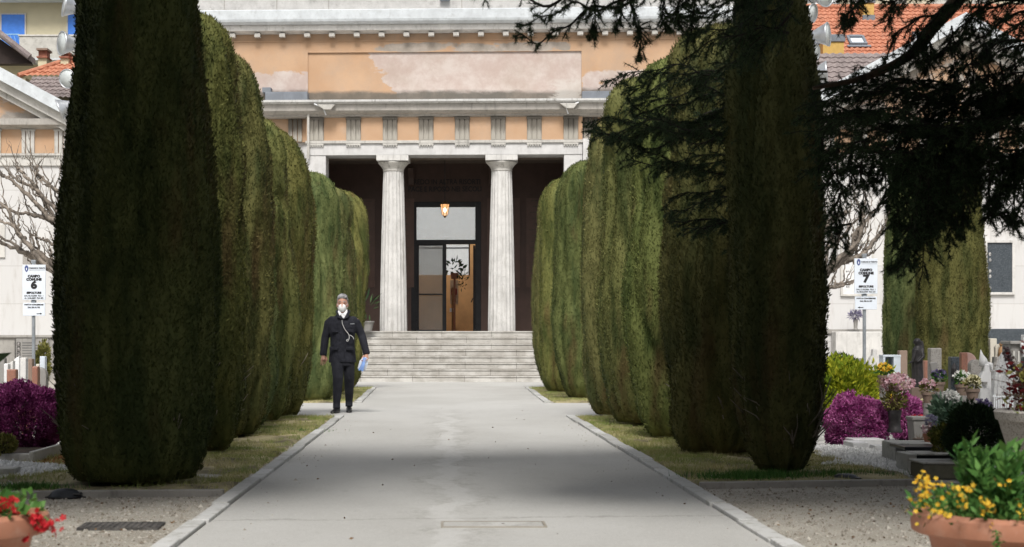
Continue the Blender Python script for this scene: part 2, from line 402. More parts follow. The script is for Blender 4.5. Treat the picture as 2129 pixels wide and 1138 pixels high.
grid_sheet('lawn', XR+.13, 3.7, 13.0, 24.8, 40, 150, lawn_z, M['lawn_soil'])
grid_sheet('lawn', -3.7, XL-.16, 30.0, 39.2, 30, 90, lawn_z, M['lawn_soil'])
grid_sheet('lawn', XR+.16, 3.8, 30.0, 39.2, 30, 90, lawn_z, M['lawn_soil'])
def grass_patch(x0, x1, y0, y1, n, seed, bare=True):
    rng = np.random.default_rng(seed)
    P = np.stack([rng.uniform(x0,x1,n), rng.uniform(y0,y1,n), np.zeros(n)], 1)
    g = vnoise((P[:,0]-x0)/(x1-x0)*.5, (P[:,1]-y0)/(y1-y0), 14, 22, rng) + .6*vnoise((P[:,0]-x0)/(x1-x0)*.5, (P[:,1]-y0)/(y1-y0), 40, 60, rng)
    keep = (g > -.55) if bare else (g > -2)
    keep &= ~((P[:,1]-y0 < .9) & (rng.random(n) < .8)) if bare else True
    P = P[keep]; g = g[keep]; n = len(P)
    P[:,2] = np.array([lawn_z(a, b) for a, b in P[:,:2]]) - .004
    D = rng.normal(size=(n,3))*.55; D[:,2] = 1
    return blades(P, D, rng.uniform(.02,.055,n)*(1+.5*np.clip(g,0,1)), rng.uniform(.004,.008,n), rng)
tag(np_mesh('grass', np.concatenate([grass_patch(-3.7,XL-.13,12.25,24.7,52000,1), grass_patch(XR+.13,3.6,13.05,24.8,52000,2)]), 3, M['grass']), kind='stuff')
tag(np_mesh('grass', np.concatenate([grass_patch(-3.6,XL-.16,30.0,39.2,20000,3,False), grass_patch(XR+.16,3.7,30.0,39.2,20000,4,False)]), 3, M['grass']), kind='stuff')
# taller fresh tufts round the front right tree foot
rng = np.random.default_rng(8)
def tuft(cx, cy, r, n, h):
    P = np.stack([rng.normal(cx, r, n), rng.normal(cy, r*.5, n), np.full(n, .02)], 1); D = rng.normal(size=(n,3))*.35; D[:,2] = 1
    return blades(P, D, rng.uniform(.4,1,n)*h, rng.uniform(.005,.009,n), rng)
tag(np_mesh('grass_tufts', np.concatenate([tuft(2.35,13.55,.18,900,.09), tuft(2.62,13.7,.12,400,.08), tuft(3.15,13.7,.22,900,.08), tuft(-3.05,12.6,.15,700,.07), tuft(-1.75,20.5,.2,300,.05)]), 3, M['green_leaf']), kind='stuff')
# gravel beds of the graves on both sides
def pebbles(poly_c, rx, ry, n, seed, z=.006, heap=.0, s=(.012,.028)):
    rng = np.random.default_rng(seed); a = rng.uniform(0,2*math.pi,n); q = np.sqrt(rng.random(n))
    P = np.stack([poly_c[0]+rx*q*np.cos(a), poly_c[1]+ry*q*np.sin(a), z + heap*(1-q)], 1)
    size = rng.uniform(*s, n)[:,None]; out = []
    T = np.array([[1,0,0],[-.5,.87,0],[-.5,-.87,0],[0,0,.9]]); ph = rng.uniform(0,6.28,n)
    c, s_ = np.cos(ph), np.sin(ph); V = []
    for k in range(4):
        x = T[k,0]*c - T[k,1]*s_; y = T[k,0]*s_ + T[k,1]*c
        V.append(P + np.stack([x, y, np.full(n, T[k,2])], 1)*size*(1+.3*rng.normal(size=(n,1))))
    for i, j in ((0,1),(1,2),(2,0)): out.append(np.stack([V[i], V[j], V[3]], 1))
    return np.concatenate(out, 0)
sheet('gravel_bed', [(3.75,13.2),(10,13.6),(10,24.6),(3.75,24.6)], .005, M['gravel_bed'])
sheet('gravel_bed', [(-10,12.3),(-3.80,12.3),(-3.80,24.6),(-10,24.6)], .005, M['gravel_bed'])
tag(np_mesh('white_gravel', np.concatenate([pebbles((4.15,15.0),.85,.75,5200,1,heap=.02), pebbles((3.95,16.6),.42,1.2,3500,2,heap=.05), pebbles((4.5,14.2),.5,.4,900,5)]), 3, M['white_gravel']), kind='stuff')
tag(np_mesh('white_gravel', np.concatenate([pebbles((-3.75,14.25),.85,.8,6000,3,heap=.09), pebbles((-4.4,12.9),.75,.4,4200,4,heap=.05), pebbles((-3.6,13.2),.5,.4,900,6)]), 3, M['white_gravel']), kind='stuff')
M['bark_chips'] = leafmat('bark_chips', ((.20,.075,.03), (.34,.15,.07)))
tag(np_mesh('bark_chips', pebbles((-3.35,15.6),.55,.8,2500,9,heap=.02), 3, M['bark_chips']), kind='stuff')
M['dry_leaf'] = leafmat('dry_leaf', ((.07,.04,.025), (.20,.12,.06)))
rng = np.random.default_rng(21); n = 420
P = np.stack([np.where(rng.random(n)<.5, rng.uniform(-4.2,-1.5,n), rng.uniform(1.8,4.6,n)), rng.uniform(9,13.6,n), np.full(n,.012)], 1)
P2 = np.stack([rng.uniform(-1.3,1.7,45), rng.uniform(9,28,45), np.full(45,.014)], 1); P = np.concatenate([P,P2])
D = rng.normal(size=(len(P),3)); D[:,2] = .15
tag(np_mesh('fallen_leaves', leaves(P, D, rng.uniform(.012,.032,len(P)), .014, rng), 4, M['dry_leaf']), kind='stuff')

M['loose_gravel'] = leafmat('loose_gravel', ((.20,.175,.14), (.50,.47,.42)), rough=.9)
def scatter(x0, x1, y0, y1, n, seed):
    rng = np.random.default_rng(seed); P = np.stack([rng.uniform(x0,x1,n), y0+(y1-y0)*rng.random(n), np.full(n,.002)], 1); s = rng.gamma(2.2, .0026, n)[:,None]; V = []
    for k in range(3):
        a = 2.094*k + rng.uniform(-.5,.5,n); V.append(P + np.stack([np.cos(a),np.sin(a),np.zeros(n)],1)*s)
    T = P + np.array([0,0,1.0])*s*.8
    return np.concatenate([np.stack([V[i],V[(i+1)%3],T],1) for i in range(3)], 0)
tag(np_mesh('loose_gravel', np.concatenate([scatter(-3.8,-1.52,8.6,12.1,9000,1), scatter(1.9,4.8,8.6,13.2,12000,2), scatter(-1.38,-1.05,9,24,900,3), scatter(1.45,1.75,9,24,900,4)]), 3, M['loose_gravel']), kind='stuff')

# inspection cover let into the path and the iron grate beside it
e = empty('inspection_cover', (0.30, 10.22, pz), 'worn rectangular concrete inspection cover set flush in the pale path', 'cover')
MB().box(-.29,.29,-.135,.135,-.03,.004).build('lid', M['path'], e)
mb = MB()
for x0,x1,y0,y1 in ((-.31,.31,-.155,-.138),(-.31,.31,.138,.155),(-.31,-.293,-.138,.138),(.293,.31,-.138,.138)): mb.box(x0,x1,y0,y1,-.03,.007)
mb.build('frame', stone('rusty_frame', (.36,.33,.28), (.22,.18,.13), .5, streak=False), e)
e = empty('drain_grate', (-1.88, 10.15, .004), 'dark ribbed iron drain cover lying in the gravel beside the kerb', 'drain cover')
e.rotation_euler.z = math.radians(2)
MB().box(-.235,.235,-.17,.17,-.03,.012).build('plate', plain('cast_iron', (.105,.10,.095), .7, .2, var=.4, scale=20, bump=.5), e)
mb = MB()
for i in range(13): mb.box(-.22+i*.0345,-.202+i*.0345,-.15,.15,.010,.015)
mb.build('ribs', plain('worn_iron', (.135,.125,.115), .75, .2, var=.4, scale=25, bump=.5), e)

# ------------------------------------------------------------------ the chapel with the two-column portico
PHI = math.radians(2.4); Y0 = 47.5
def bx(px, ly=0.0):
    k = (px-CX)/F; c, s = math.cos(PHI), math.sin(PHI)
    return (k*(Y0+ly*c) - ly*s)/(c + k*s)
def bz(py, ly=0.0): return CH-(py-HY)*(Y0+ly)/F
def plaster(name, mode):
    t = NT(name); x = t.xyz()
    peach = t.mix(t.ramp(t.noise(.8, 6), .3, .7), (.50,.318,.197), (.565,.378,.247))
    pale = t.mix(t.ramp(t.noise(1.6, 7, rough=.7), .35, .65), (.50,.40,.36), (.60,.53,.49))
    grey = t.mix(t.ramp(t.noise(3, 6, rough=.7), .35, .65), (.30,.28,.25), (.44,.40,.36))
    n1 = t.noise(1.1, 7, (1,1,1.3), .62, dist=.3); n2 = t.noise(2.2, 7, (.7,1,1.6), .68, loc=(3,1,2))
    def win(v, a, b, c_, d): return t.math('MULTIPLY', t.ramp(v, a, b), t.ramp(v, d, c_))
    c = peach
    if mode == 'panel':
        xs = t.math('ADD', x[0], t.math('MULTIPLY', t.math('SUBTRACT', x[2], bz(112)), .75))
        m = t.math('ADD', t.ramp(xs, -2.6, -1.5, 0, 1, False), t.math('MULTIPLY', t.math('SUBTRACT', t.math('ADD', t.math('MULTIPLY', n1, .6), t.math('MULTIPLY', n2, .4)), .5), 2.4))
        m = t.math('ADD', m, t.ramp(x[2], bz(130), bz(170), 0, -.0))
        m = t.ramp(m, .44, .52); c = t.mix(m, c, pale)
        low = t.math('ADD', t.ramp(x[2], bz(172), bz(200), 0, 1), t.math('MULTIPLY', t.math('SUBTRACT', n2, .5), 1.1))
        c = t.mix(t.math('MULTIPLY', t.ramp(low, .30, .85), .92), c, (.12,.115,.10))
        patch = t.math('MULTIPLY', t.math('MULTIPLY', t.ramp(x[0], 2.85, 3.05), t.ramp(x[2], bz(160), bz(168))), t.ramp(n2, .38, .5))
        c = t.mix(t.math('MULTIPLY', patch, .6), c, (.62,.59,.55))
    elif mode == 'wall':
        a = t.math('MULTIPLY', win(x[2], bz(212), bz(182), bz(168), bz(108)), t.ramp(t.math('ABSOLUTE', t.math('SUBTRACT', x[0], .1)), 3.4, 3.9))
        c = t.mix(t.ramp(t.math('MULTIPLY', a, t.math('ADD', t.math('MULTIPLY', n1, .5), t.math('MULTIPLY', n2, .6))), .37, .42), c, pale)
        b = t.math('MULTIPLY', win(x[2], bz(113), bz(100), bz(92), bz(72)), win(x[0], -2.6, -1.6, 3.3, 3.9))
        c = t.mix(t.math('MULTIPLY', t.ramp(t.math('MULTIPLY', b, n2), .37, .44), .9), c, grey)
        d = t.math('MULTIPLY', t.ramp(x[2], bz(85), bz(62)), t.ramp(t.noise(1.2, 5, (1,1,.3)), .4, .65))
        c = t.mix(t.math('MULTIPLY', d, .75), c, (.31,.25,.205))
        low = t.math('ADD', t.ramp(x[2], bz(168), bz(200), 0, 1), t.math('MULTIPLY', t.math('SUBTRACT', n2, .5), 1.0))
        c = t.mix(t.math('MULTIPLY', t.ramp(low, .25, .80), .92), c, (.11,.105,.095))
    elif mode == 'gable':
        c = t.mix(t.ramp(n1, .44, .54), c, grey); c = t.mix(t.ramp(n2, .55, .65), c, pale)
    else:
        c = t.mix(t.math('MULTIPLY', t.ramp(n1, .52, .75), .45), c, (.50,.40,.32))
    c = t.mix(t.ramp(t.noise(30, 3), .55, .75, 0, .18), c, (.3,.24,.19))
    c = t.mix(t.ramp(t.noise(.9, 7, (1,1,.8), .72, loc=(5,2,7)), .42, .72, 0, .42), c, (.40,.325,.265))
    t.color(c); t.set(.92, 0, .2); t.bump(t.noise(18, 5), .2, .006); return t.m
M['peach_wall'] = plaster('peach_plaster_wall', 'wall'); M['peach_panel'] = plaster('peach_plaster_panel', 'panel')
M['peach'] = plaster('peach_plaster', 'frieze'); M['peach_gable'] = plaster('peach_plaster_gable', 'gable')
M['ashlar'] = stone('white_ashlar', (.63,.625,.62), (.36,.35,.33), .5)
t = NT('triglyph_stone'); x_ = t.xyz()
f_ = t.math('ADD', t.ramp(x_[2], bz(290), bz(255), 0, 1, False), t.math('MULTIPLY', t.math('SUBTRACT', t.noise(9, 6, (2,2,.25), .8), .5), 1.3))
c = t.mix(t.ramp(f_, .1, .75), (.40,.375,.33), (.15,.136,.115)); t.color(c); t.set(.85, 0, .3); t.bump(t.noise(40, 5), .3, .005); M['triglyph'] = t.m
M['parapet'] = stone('weathered_parapet', (.50,.49,.475), (.22,.21,.2), .7, streak=False)
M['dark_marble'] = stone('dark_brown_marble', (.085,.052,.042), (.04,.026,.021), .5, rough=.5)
def step_mat():
    t = NT('worn_step_stone')
    c = t.mix(t.ramp(t.noise(2.5, 6), .3, .7), (.40,.38,.345), (.60,.585,.55))
    c = t.mix(t.math('MULTIPLY', t.ramp(t.noise(4, 7, (1,1,2.5), .75), .47, .7), .6), c, (.25,.235,.205))
    b = t.n('ShaderNodeTexBrick'); b.offset = .5; b.inputs['Scale'].default_value = 1; b.inputs['Mortar Size'].default_value = .006
    b.inputs['Brick Width'].default_value = 1.35; b.inputs['Row Height'].default_value = .1676
    b.inputs['Color1'].default_value = b.inputs['Color2'].default_value = (1,1,1,1); b.inputs['Mortar'].default_value = (.25,.23,.2,1)
    m = t.n('ShaderNodeCombineXYZ'); x = t.xyz(); t.l(x[0], m.inputs[0]); t.l(x[2], m.inputs[1]); t.l(m.outputs[0], b.inputs['Vector'])
    mul = t.n('ShaderNodeMix', data_type='RGBA', blend_type='MULTIPLY'); mul.inputs[0].default_value = .8
    t.l(c, mul.inputs[6]); t.l(b.outputs['Color'], mul.inputs[7]); t.color(mul.outputs[2]); t.set(.85, 0, .3); t.bump(t.noise(30, 5), .3, .008); return t.m
M['step'] = step_mat()

chapel = empty('memorial_chapel', (0, Y0, 0), 'large peach and white classical chapel with two white portico columns and steps', 'building', rz=-PHI)
def P(mb, name, mat, bevel=0, label=None, parent=None, smooth=False):
    o = mb.build(name, M[mat] if isinstance(mat, str) else mat, parent or chapel, bevel=bevel, smooth=smooth)
    if label: o['label'] = label
    return o
HL = 1.34                                            # landing height
xl, xr = bx(680), bx(1172); xo0, xo1 = bx(640), bx(1210)
# staircase: eight risers
nr = 8; rise = HL/nr
for i in range(nr):
    y0 = -2.5 + .30*i; d = .05 if i else 0
    mb = MB().box(-5.6+d*0, 6.0, y0, (y0+.55) if i < nr-1 else 3.4, max(0, rise*i-.02) if i else -.05, rise*(i+1)-.045)
    mb.box(-5.6, 6.0, y0-.02, (y0+.55) if i < nr-1 else 3.4, rise*(i+1)-.045+.0005, rise*(i+1))
    P(mb, 'step', 'step', bevel=.01)
# columns
def column(cx, ly, z0, z1, rb, rt):
    h = z1-z0; nfl = 20; prof = []
    for i in range(15):
        q = i/14; r = rb + (rt-rb)*(q**1.35); prof.append((r, z0 + (h-.42)*q))
    n = 120
    def fl(k): return 1 - .055*(abs(math.sin(math.pi*nfl*k/n))**.8) + .02
    mb = MB().lathe(prof, (cx, ly, 0), n, fl=fl)
    shaft = P(mb, 'column', 'column_stone', smooth=False)
    zt = z0+h-.42
    cap = MB().lathe([(rt*1.02,zt+.001),(rt*1.06,zt+.03),(rt*1.03,zt+.05),(rt*1.06,zt+.07),(rt*1.25,zt+.15),(rt*1.5,zt+.22),(rt*1.56,zt+.255),(rt*1.45,zt+.27)], (cx,ly,0), 40)
    P(cap, 'capital', 'capital_stone', parent=shaft, smooth=True)
    P(MB().box(cx-.44,cx+.44,ly-.44,ly+.44,zt+.272,z1-.001), 'abacus', 'marble', bevel=.008, parent=shaft)
M['column_stone'] = stone('fluted_column_stone', (.63,.62,.60), (.24,.225,.20), .75)
M['capital_stone'] = stone('stained_capital_stone', (.62,.60,.56), (.12,.11,.10), 1.0)
zA = bz(325)                                          # underside of the architrave
for px in (818, 1043): column(bx(px, .1), .1, HL, zA, .37, .275)
# pilasters at both ends of the porch
for a, b in ((xo0, xl), (xr, xo1)): P(MB().box(a, b, -.32, .45, HL, zA-.001), 'pilaster', 'ashlar', bevel=.01)
# entablature
z_ar1, z_te, z_fr, z_co, z_gu = bz(301), bz(295), bz(247), bz(222), bz(214)
WX0, WX1 = -9.0, 9.6
P(MB().box(xo0, xo1, -.34, .5, zA, z_ar1), 'architrave', 'ashlar', bevel=.008)
P(MB().box(xo0-.02, xo1+.02, -.39, .5, z_ar1+.001, z_te), 'taenia', 'limestone', bevel=.006)
P(MB().box(xo0, xo1, -.33, .5, z_te+.001, z_fr), 'frieze', 'peach')
for px in (658, 735, 811, 886, 961, 1036, 1111, 1187):
    cx = bx(px, -.36); mb = MB(); w = .20
    for k in (-1, 0, 1): mb.prism([(cx+k*.133-.055, z_te+.003), (cx+k*.133+.055, z_te+.003), (cx+k*.133+.055, z_fr-.07), (cx+k*.133-.055, z_fr-.07)], -.395, -.334)
    mb.box(cx-w, cx+w, -.365, -.332, z_te+.002, z_fr-.069); mb.box(cx-w-.01, cx+w+.01, -.40, -.333, z_fr-.068, z_fr-.002)
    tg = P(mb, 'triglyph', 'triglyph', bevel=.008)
    gt = MB()
    gt.box(cx-w, cx+w, -.385, -.341, z_ar1-.05, z_ar1-.002)
    for k in range(6): gt.lathe([(.022, z_ar1-.09), (.016, z_ar1-.051)], (cx-w+.03+k*.068, -.368, 0), 8)
    P(gt, 'guttae', 'limestone', parent=tg)
mb = MB().prism_x([(-.34,z_fr+.001),(-.42,z_fr+.03),(-.42,z_fr+.06),(-.52,z_fr+.10),(-.60,z_fr+.16),(-.62,z_co),(.5,z_co),(.5,z_fr+.001)], WX0, WX1)
M['grimy_cornice'] = stone('grimy_cornice_stone', (.47,.445,.41), (.17,.16,.145), .8)
P(mb, 'cornice', 'grimy_cornice')
gut = MB().prism_x([(-.66,z_co+.002),(-.74,z_co+.05),(-.745,z_gu),(-.70,z_gu),(-.69,z_co+.05),(.45,z_co+.06),(.45,z_co+.002)], WX0, WX1)
M['gutter'] = stone('peeling_white_gutter', (.66,.66,.65), (.20,.19,.17), .9)
P(gut, 'gutter', 'gutter')
# a broken corner of the gutter above each end of the porch, with a bent downpipe stub
for px in (676, 1180):
    cx = bx(px, -.7); s = 1 if px > 900 else -1
    mb = MB().prism([(cx-.22, z_co-.03), (cx+.28, z_co-.03), (cx+.16, z_co-.17), (cx-.02, z_co-.17)], -.80, -.625)
    P(mb, 'gutter_bracket', 'limestone', bevel=.01)
    mb = MB().tube([(cx-.30*s*-1, -.70, z_co-.0), (cx-.05, -.70, z_co-.12), (cx+.02, -.66, z_co-.30)], .02, 6)
    P(mb, 'downpipe_stub', 'white_paint')
P(MB().tube([(bx(641,-.45), -.45, z_co-.1), (bx(641,-.45), -.45, zA+.1), (bx(641,-.45), -.42, zA-.1)], .035, 8), 'downpipe', 'limestone')
# attic storey
za0, za1 = z_gu-.05, bz(66); ly = .25
px0, px1, pzz0, pzz1 = bx(640,ly), bx(1209,ly), bz(209,ly), bz(108,ly)
mb = MB().box(WX0,px0,ly,1.2,za0,za1).box(px1,WX1,ly,1.2,za0,za1).box(px0+.001,px1-.001,ly,1.2,pzz1,za1).box(px0+.001,px1-.001,ly,1.2,za0,pzz0)
P(mb, 'attic_wall', 'peach_wall')
P(MB().box(px0-.05,px1+.05,ly+.05,1.1,pzz0-.05,pzz1+.05), 'panel', 'peach_panel')
mb = MB().box(WX0,px0,ly-.02,ly+.1,za1-.28,za1-.001); 
P(MB().box(WX0,WX1,ly-.025,ly-.002,bz(82),bz(82)+.03), 'string_course', 'peach')
for a, b, h in ((552, 640, .30), (1210, 1300, .27)):
    P(MB().box(bx(a,-.1),bx(b,-.1),-.2,ly-.03,z_gu-.04,z_gu+h), 'flashing_box', 'slate_flash', bevel=.015)
P(MB().box(bx(545,-.1),bx(563,-.1),-.1,ly-.03,z_gu+.301,z_gu+.44), 'flashing_box', 'slate_flash', bevel=.01)
zc = za1
P(MB().prism_x([(ly-.06,zc),(ly-.30,zc+.05),(ly-.34,zc+.17),(ly-.34,zc+.20),(1.2,zc+.20),(1.2,zc)], WX0-.1, WX1+.1), 'attic_cornice', 'marble')
P(MB().prism_x([(ly-.40,zc+.202),(ly-.47,zc+.27),(ly-.49,zc+.33),(ly-.50,zc+.57),(ly-.44,zc+.60),(1.2,zc+.60),(1.2,zc+.202)], WX0-.15, WX1+.15), 'roof_gutter', 'white_metal')
br = None
for i in range(24):
    cx = bx(484+i*51.6-51.6*4, ly-.15)
    if br is None:
        mb = MB().box(-.08,.08,-.17,.02,-.11,-.002); br = P(mb, 'bracket', 'limestone', bevel=.008); o = br
    else: o = br.copy(); C.objects.link(o)
    o.parent = chapel; o.location = (cx, ly-.07, zc)
P(MB().box(WX0+.3,WX1-.3,.35,1.0,zc+.601,zc+1.6), 'parapet', 'parapet')
mb = MB()
for px in (466, 575, 683, 960, 1120): mb.box(bx(px,.3)-.012, bx(px,.3)+.012, .335,.349, zc+.602, zc+1.6)
P(mb, 'parapet_joint', 'grimy_stone')
P(MB().box(bx(915,.3),bx(935,.3),.2,.345,zc+.9,zc+1.0), 'vent_box', 'slate_flash', bevel=.01)
# body: side walls, back, roof
D1 = 11.0
P(MB().box(WX0,xo0-.001,.0,.5,0,z_fr), 'front_wall', 'ashlar').data.materials[0] = M['ashlar']
P(MB().box(xo1+.001,WX1,.0,.5,0,z_fr), 'front_wall', 'ashlar')
P(MB().box(xo1+.01,bx(1242,-.3),-.42,-.002,0,z_te+.02), 'pilaster', 'ashlar', bevel=.01)
for a, b in ((WX0, xo0-.002), (xo1+.26, WX1)):
    P(MB().box(a,b,-.10,-.003,z_te,z_fr-.003), 'frieze', 'peach')
for px in (614, 1228):
    cx = bx(px,-.1); mb = MB()
    for k in (-1,0,1): mb.box(cx+k*.133-.055,cx+k*.133+.055,-.16,-.104,z_te+.003,z_fr-.004)
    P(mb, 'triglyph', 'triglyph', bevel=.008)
P(MB().box(WX0,WX0+.4,.51,D1,0,zc), 'side_wall', 'ashlar'); P(MB().box(WX1-.4,WX1,.51,D1,0,zc), 'side_wall', 'ashlar')
# porch: ceiling, beam, side walls, back wall with door opening
LB = 3.2
P(MB().box(xo0-.1,xo1+.1,.51,LB,zA+.12,zA+.32), 'porch_ceiling', plain('porch_ceiling', (.15,.115,.09), .9))
P(MB().box(xo0,xo1,.502,.90,zA-.02,zA+.119), 'ceiling_beam', plain('ceiling_beam', (.20,.16,.125), .9))
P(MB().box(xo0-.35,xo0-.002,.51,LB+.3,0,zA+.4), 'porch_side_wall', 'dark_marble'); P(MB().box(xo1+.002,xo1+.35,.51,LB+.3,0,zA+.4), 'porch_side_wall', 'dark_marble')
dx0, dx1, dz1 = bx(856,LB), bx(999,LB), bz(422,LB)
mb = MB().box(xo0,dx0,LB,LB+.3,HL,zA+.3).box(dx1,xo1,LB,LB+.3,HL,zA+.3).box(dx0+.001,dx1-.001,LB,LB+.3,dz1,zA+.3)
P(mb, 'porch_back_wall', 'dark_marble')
M['tablet'] = stone('dark_memorial_tablet', (.125,.075,.058), (.06,.04,.03), .5, rough=.4)
tabs = []
for s in (-1, 1):
    for k in range(2):
        cx = .1 + s*(1.55+k*1.15)
        tabs.append(P(MB().box(cx-.48,cx+.48,LB-.025,LB-.003,HL+1.3,zA-.9), 'memorial_tablet', 'tablet'))
mb = MB()
for k, s in enumerate(('CREDO IN ALTRA RISORTI', 'PACE E RIPOSO NEI SECOLI')): put_text(mb, s, .21, bx(925,LB), LB-.012, bz(379+k*15,LB), .004, sx=.84)
P(mb, 'inscription', 'letter')
gilt = plain('dull_gilt', (.085,.06,.04), .5, bump=0)
for k, cx in enumerate((.1-1.55, .1-2.70, .1+1.55, .1+2.70)):
    mb = MB()
    for r in range(14):
        w = R_.uniform(.28,.40); mb.box(cx-w,cx+w,LB-.031,LB-.0255,HL+1.6+r*.17,HL+1.63+r*.17)
    P(mb, 'tablet_lines', gilt, parent=tabs[k])
for s in (-1, 1):                                     # scroll brackets under the beam beside the columns
    cx = .13 + s*1.18
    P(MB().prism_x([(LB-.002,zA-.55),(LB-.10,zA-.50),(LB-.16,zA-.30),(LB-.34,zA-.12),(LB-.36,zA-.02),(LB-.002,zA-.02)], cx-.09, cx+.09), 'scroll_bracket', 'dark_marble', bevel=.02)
# the glazed door
def frosted(name, c, tfac, gl=.0):
    t = NT(name); t.t.nodes.remove(t.p)
    d = t.n('ShaderNodeBsdfDiffuse'); d.inputs[0].default_value = (*c,1)
    tr = t.n('ShaderNodeBsdfTranslucent'); tr.inputs[0].default_value = (*c,1)
    tp = t.n('ShaderNodeBsdfTransparent'); tp.inputs[0].default_value = (.95,.96,.96,1)
    g = t.n('ShaderNodeBsdfGlossy'); g.inputs['Roughness'].default_value = .12; g.inputs[0].default_value = (.8,.8,.8,1)
    a = t.n('ShaderNodeMixShader'); a.inputs[0].default_value = .75; t.l(d.outputs[0],a.inputs[1]); t.l(tr.outputs[0],a.inputs[2])
    b = t.n('ShaderNodeMixShader'); b.inputs[0].default_value = tfac; t.l(a.outputs[0],b.inputs[1]); t.l(tp.outputs[0],b.inputs[2])
    e_ = t.n('ShaderNodeMixShader'); e_.inputs[0].default_value = gl; t.l(b.outputs[0],e_.inputs[1]); t.l(g.outputs[0],e_.inputs[2])
    t.l(e_.outputs[0], t.out.inputs[0]); return t.m
M['frost'] = frosted('frosted_pane', (.90,.92,.92), .80); M['glass'] = frosted('door_glass', (.55,.56,.55), .62, .08)
fr = MB(); fy0, fy1 = LB-.02, LB+.08
def fx(px): return bx(px, LB)
def fz(py): return bz(py, LB)
fr.box(fx(855),fx(866),fy0,fy1,HL,fz(420)); fr.box(fx(988),fx(1000),fy0,fy1,HL,fz(420)); fr.box(fx(866)+.001,fx(988)-.001,fy0,fy1,fz(431),fz(420))
fr.box(fx(866)+.001,fx(988)-.001,fy0-.01,fy1,fz(508),fz(499)); door = P(fr, 'door_frame', 'black', bevel=.006)
P(MB().box(fx(866)+.002,fx(988)-.002,LB+.02,LB+.03,fz(499)+.001,fz(431)-.001), 'transom_pane', 'frost', parent=door)
lf = MB(); lf.box(fx(866)+.002,fx(871),LB-.03,LB+.05,HL+.01,fz(508)-.002).box(fx(920),fx(928),LB-.03,LB+.05,HL+.01,fz(508)-.002)
lf.box(fx(871)+.001,fx(920)-.001,LB-.03,LB+.05,HL+.01,HL+.06).box(fx(871)+.001,fx(920)-.001,LB-.03,LB+.05,fz(511),fz(508)-.002).box(fx(871)+.001,fx(920)-.001,LB-.03,LB+.05,fz(613.5),fz(611))
leaf1 = P(lf, 'door_leaf', 'black', bevel=.004)
P(MB().box(fx(871)+.002,fx(920)-.002,LB+.005,LB+.012,HL+.061,fz(511)-.001), 'door_pane', 'glass', parent=leaf1)
lf = MB(); hx, hy = fx(987), LB+.10                   # the second leaf stands open into the room
lf.box(hx-.05,hx,hy,hy+.06,HL+.01,fz(510)).box(hx-.05,hx,hy+.80,hy+.86,HL+.01,fz(510)).box(hx-.05,hx,hy+.061,hy+.799,HL+.01,HL+.08).box(hx-.05,hx,hy+.061,hy+.799,fz(514),fz(510))
leaf2 = P(lf, 'door_leaf', 'black', bevel=.004)
P(MB().tube([(hx-.055,hy+.72,fz(618)),(hx-.09,hy+.72,fz(622)),(hx-.12,hy+.72,fz(627)),(hx-.12,hy+.62,fz(627))], .016, 8), 'door_handle', 'black', parent=leaf2)
P(MB().box(hx-.03,hx-.02,hy+.062,hy+.798,HL+.081,fz(514)-.001), 'door_pane', 'glass', parent=leaf2)
# lit room behind the door: tan walls, tall window in the back wall; no roof, so sky light falls in
RB = 7.2; rx0, rx1 = -3.2, 3.4; rz1 = 6.2
tan = plain('tan_plaster', (.70,.39,.17), .9, var=.12, scale=2)
P(MB().box(rx0,rx1,LB+.31,RB,HL-.1,HL-.001), 'room_floor', plain('brown_floor_tile', (.22,.12,.06), .4))
wx0, wx1, wz0, wz1 = bx(862,RB), bx(977,RB), bz(572,RB), bz(508,RB)
zgl = bz(503,RB)
mb = MB().box(rx0,wx0,RB,RB+.2,HL,zgl).box(wx1,rx1,RB,RB+.2,HL,zgl).box(wx0+.001,wx1-.001,RB,RB+.2,HL,wz0).box(wx0+.001,wx1-.001,RB,RB+.2,wz1,zgl)
P(mb, 'room_wall', tan)
P(MB().box(rx0-.2,rx0-.001,LB+.31,RB+.2,HL,rz1), 'room_wall', tan); P(MB().box(rx1+.001,rx1+.2,LB+.31,RB+.2,HL,rz1), 'room_wall', tan)
wfm = MB().box(wx0,wx0+.04,RB-.03,RB+.05,wz0,wz1).box(wx1-.04,wx1,RB-.03,RB+.05,wz0,wz1).box(wx0+.041,wx1-.041,RB-.02,RB+.04,bz(516,RB)-.02,bz(516,RB)+.02).box(bx(921,RB),bx(924,RB),RB-.03,RB+.05,wz0,bz(516,RB)-.021)
wf = P(wfm, 'room_window', 'black'); P(MB().box(wx0+.041,wx1-.041,RB+.01,RB+.02,wz0,wz1), 'window_pane', M['frost'], parent=wf)
P(MB().box(rx0,rx1,RB+.05,RB+.06,zgl+.002,rz1), 'added_clerestory', frosted('added_clerestory_glass', (.90,.92,.92), .95), parent=chapel)  # glazing added over the back wall so the sky brightens the transom
P(MB().box(bx(936,RB-.9),bx(953,RB-.9),RB-.95,RB-.9,bz(634,RB),bz(585,RB)), 'notice_board', plain('notice_board', (.60,.42,.28), .8))
P(MB().box(bx(938,RB-.96),bx(950,RB-.96),RB-.962,RB-.952,bz(615,RB),bz(602,RB)), 'red_notice', plain('red_notice', (.32,.045,.03), .7, bump=0))
P(MB().box(bx(935,RB-.96),bx(940.5,RB-.96),RB-.963,RB-.952,bz(650,RB),bz(642,RB)).box(bx(941.5,RB-.96),bx(947,RB-.96),RB-.963,RB-.952,bz(650,RB),bz(642,RB)), 'white_notice', 'white_paint')
P(MB().tube([(bx(941,RB-.95),RB-.95,HL),(bx(941,RB-.95),RB-.95,bz(600,RB))], .03, 8), 'notice_post', plain('brown_wood', (.36,.19,.08), .7))
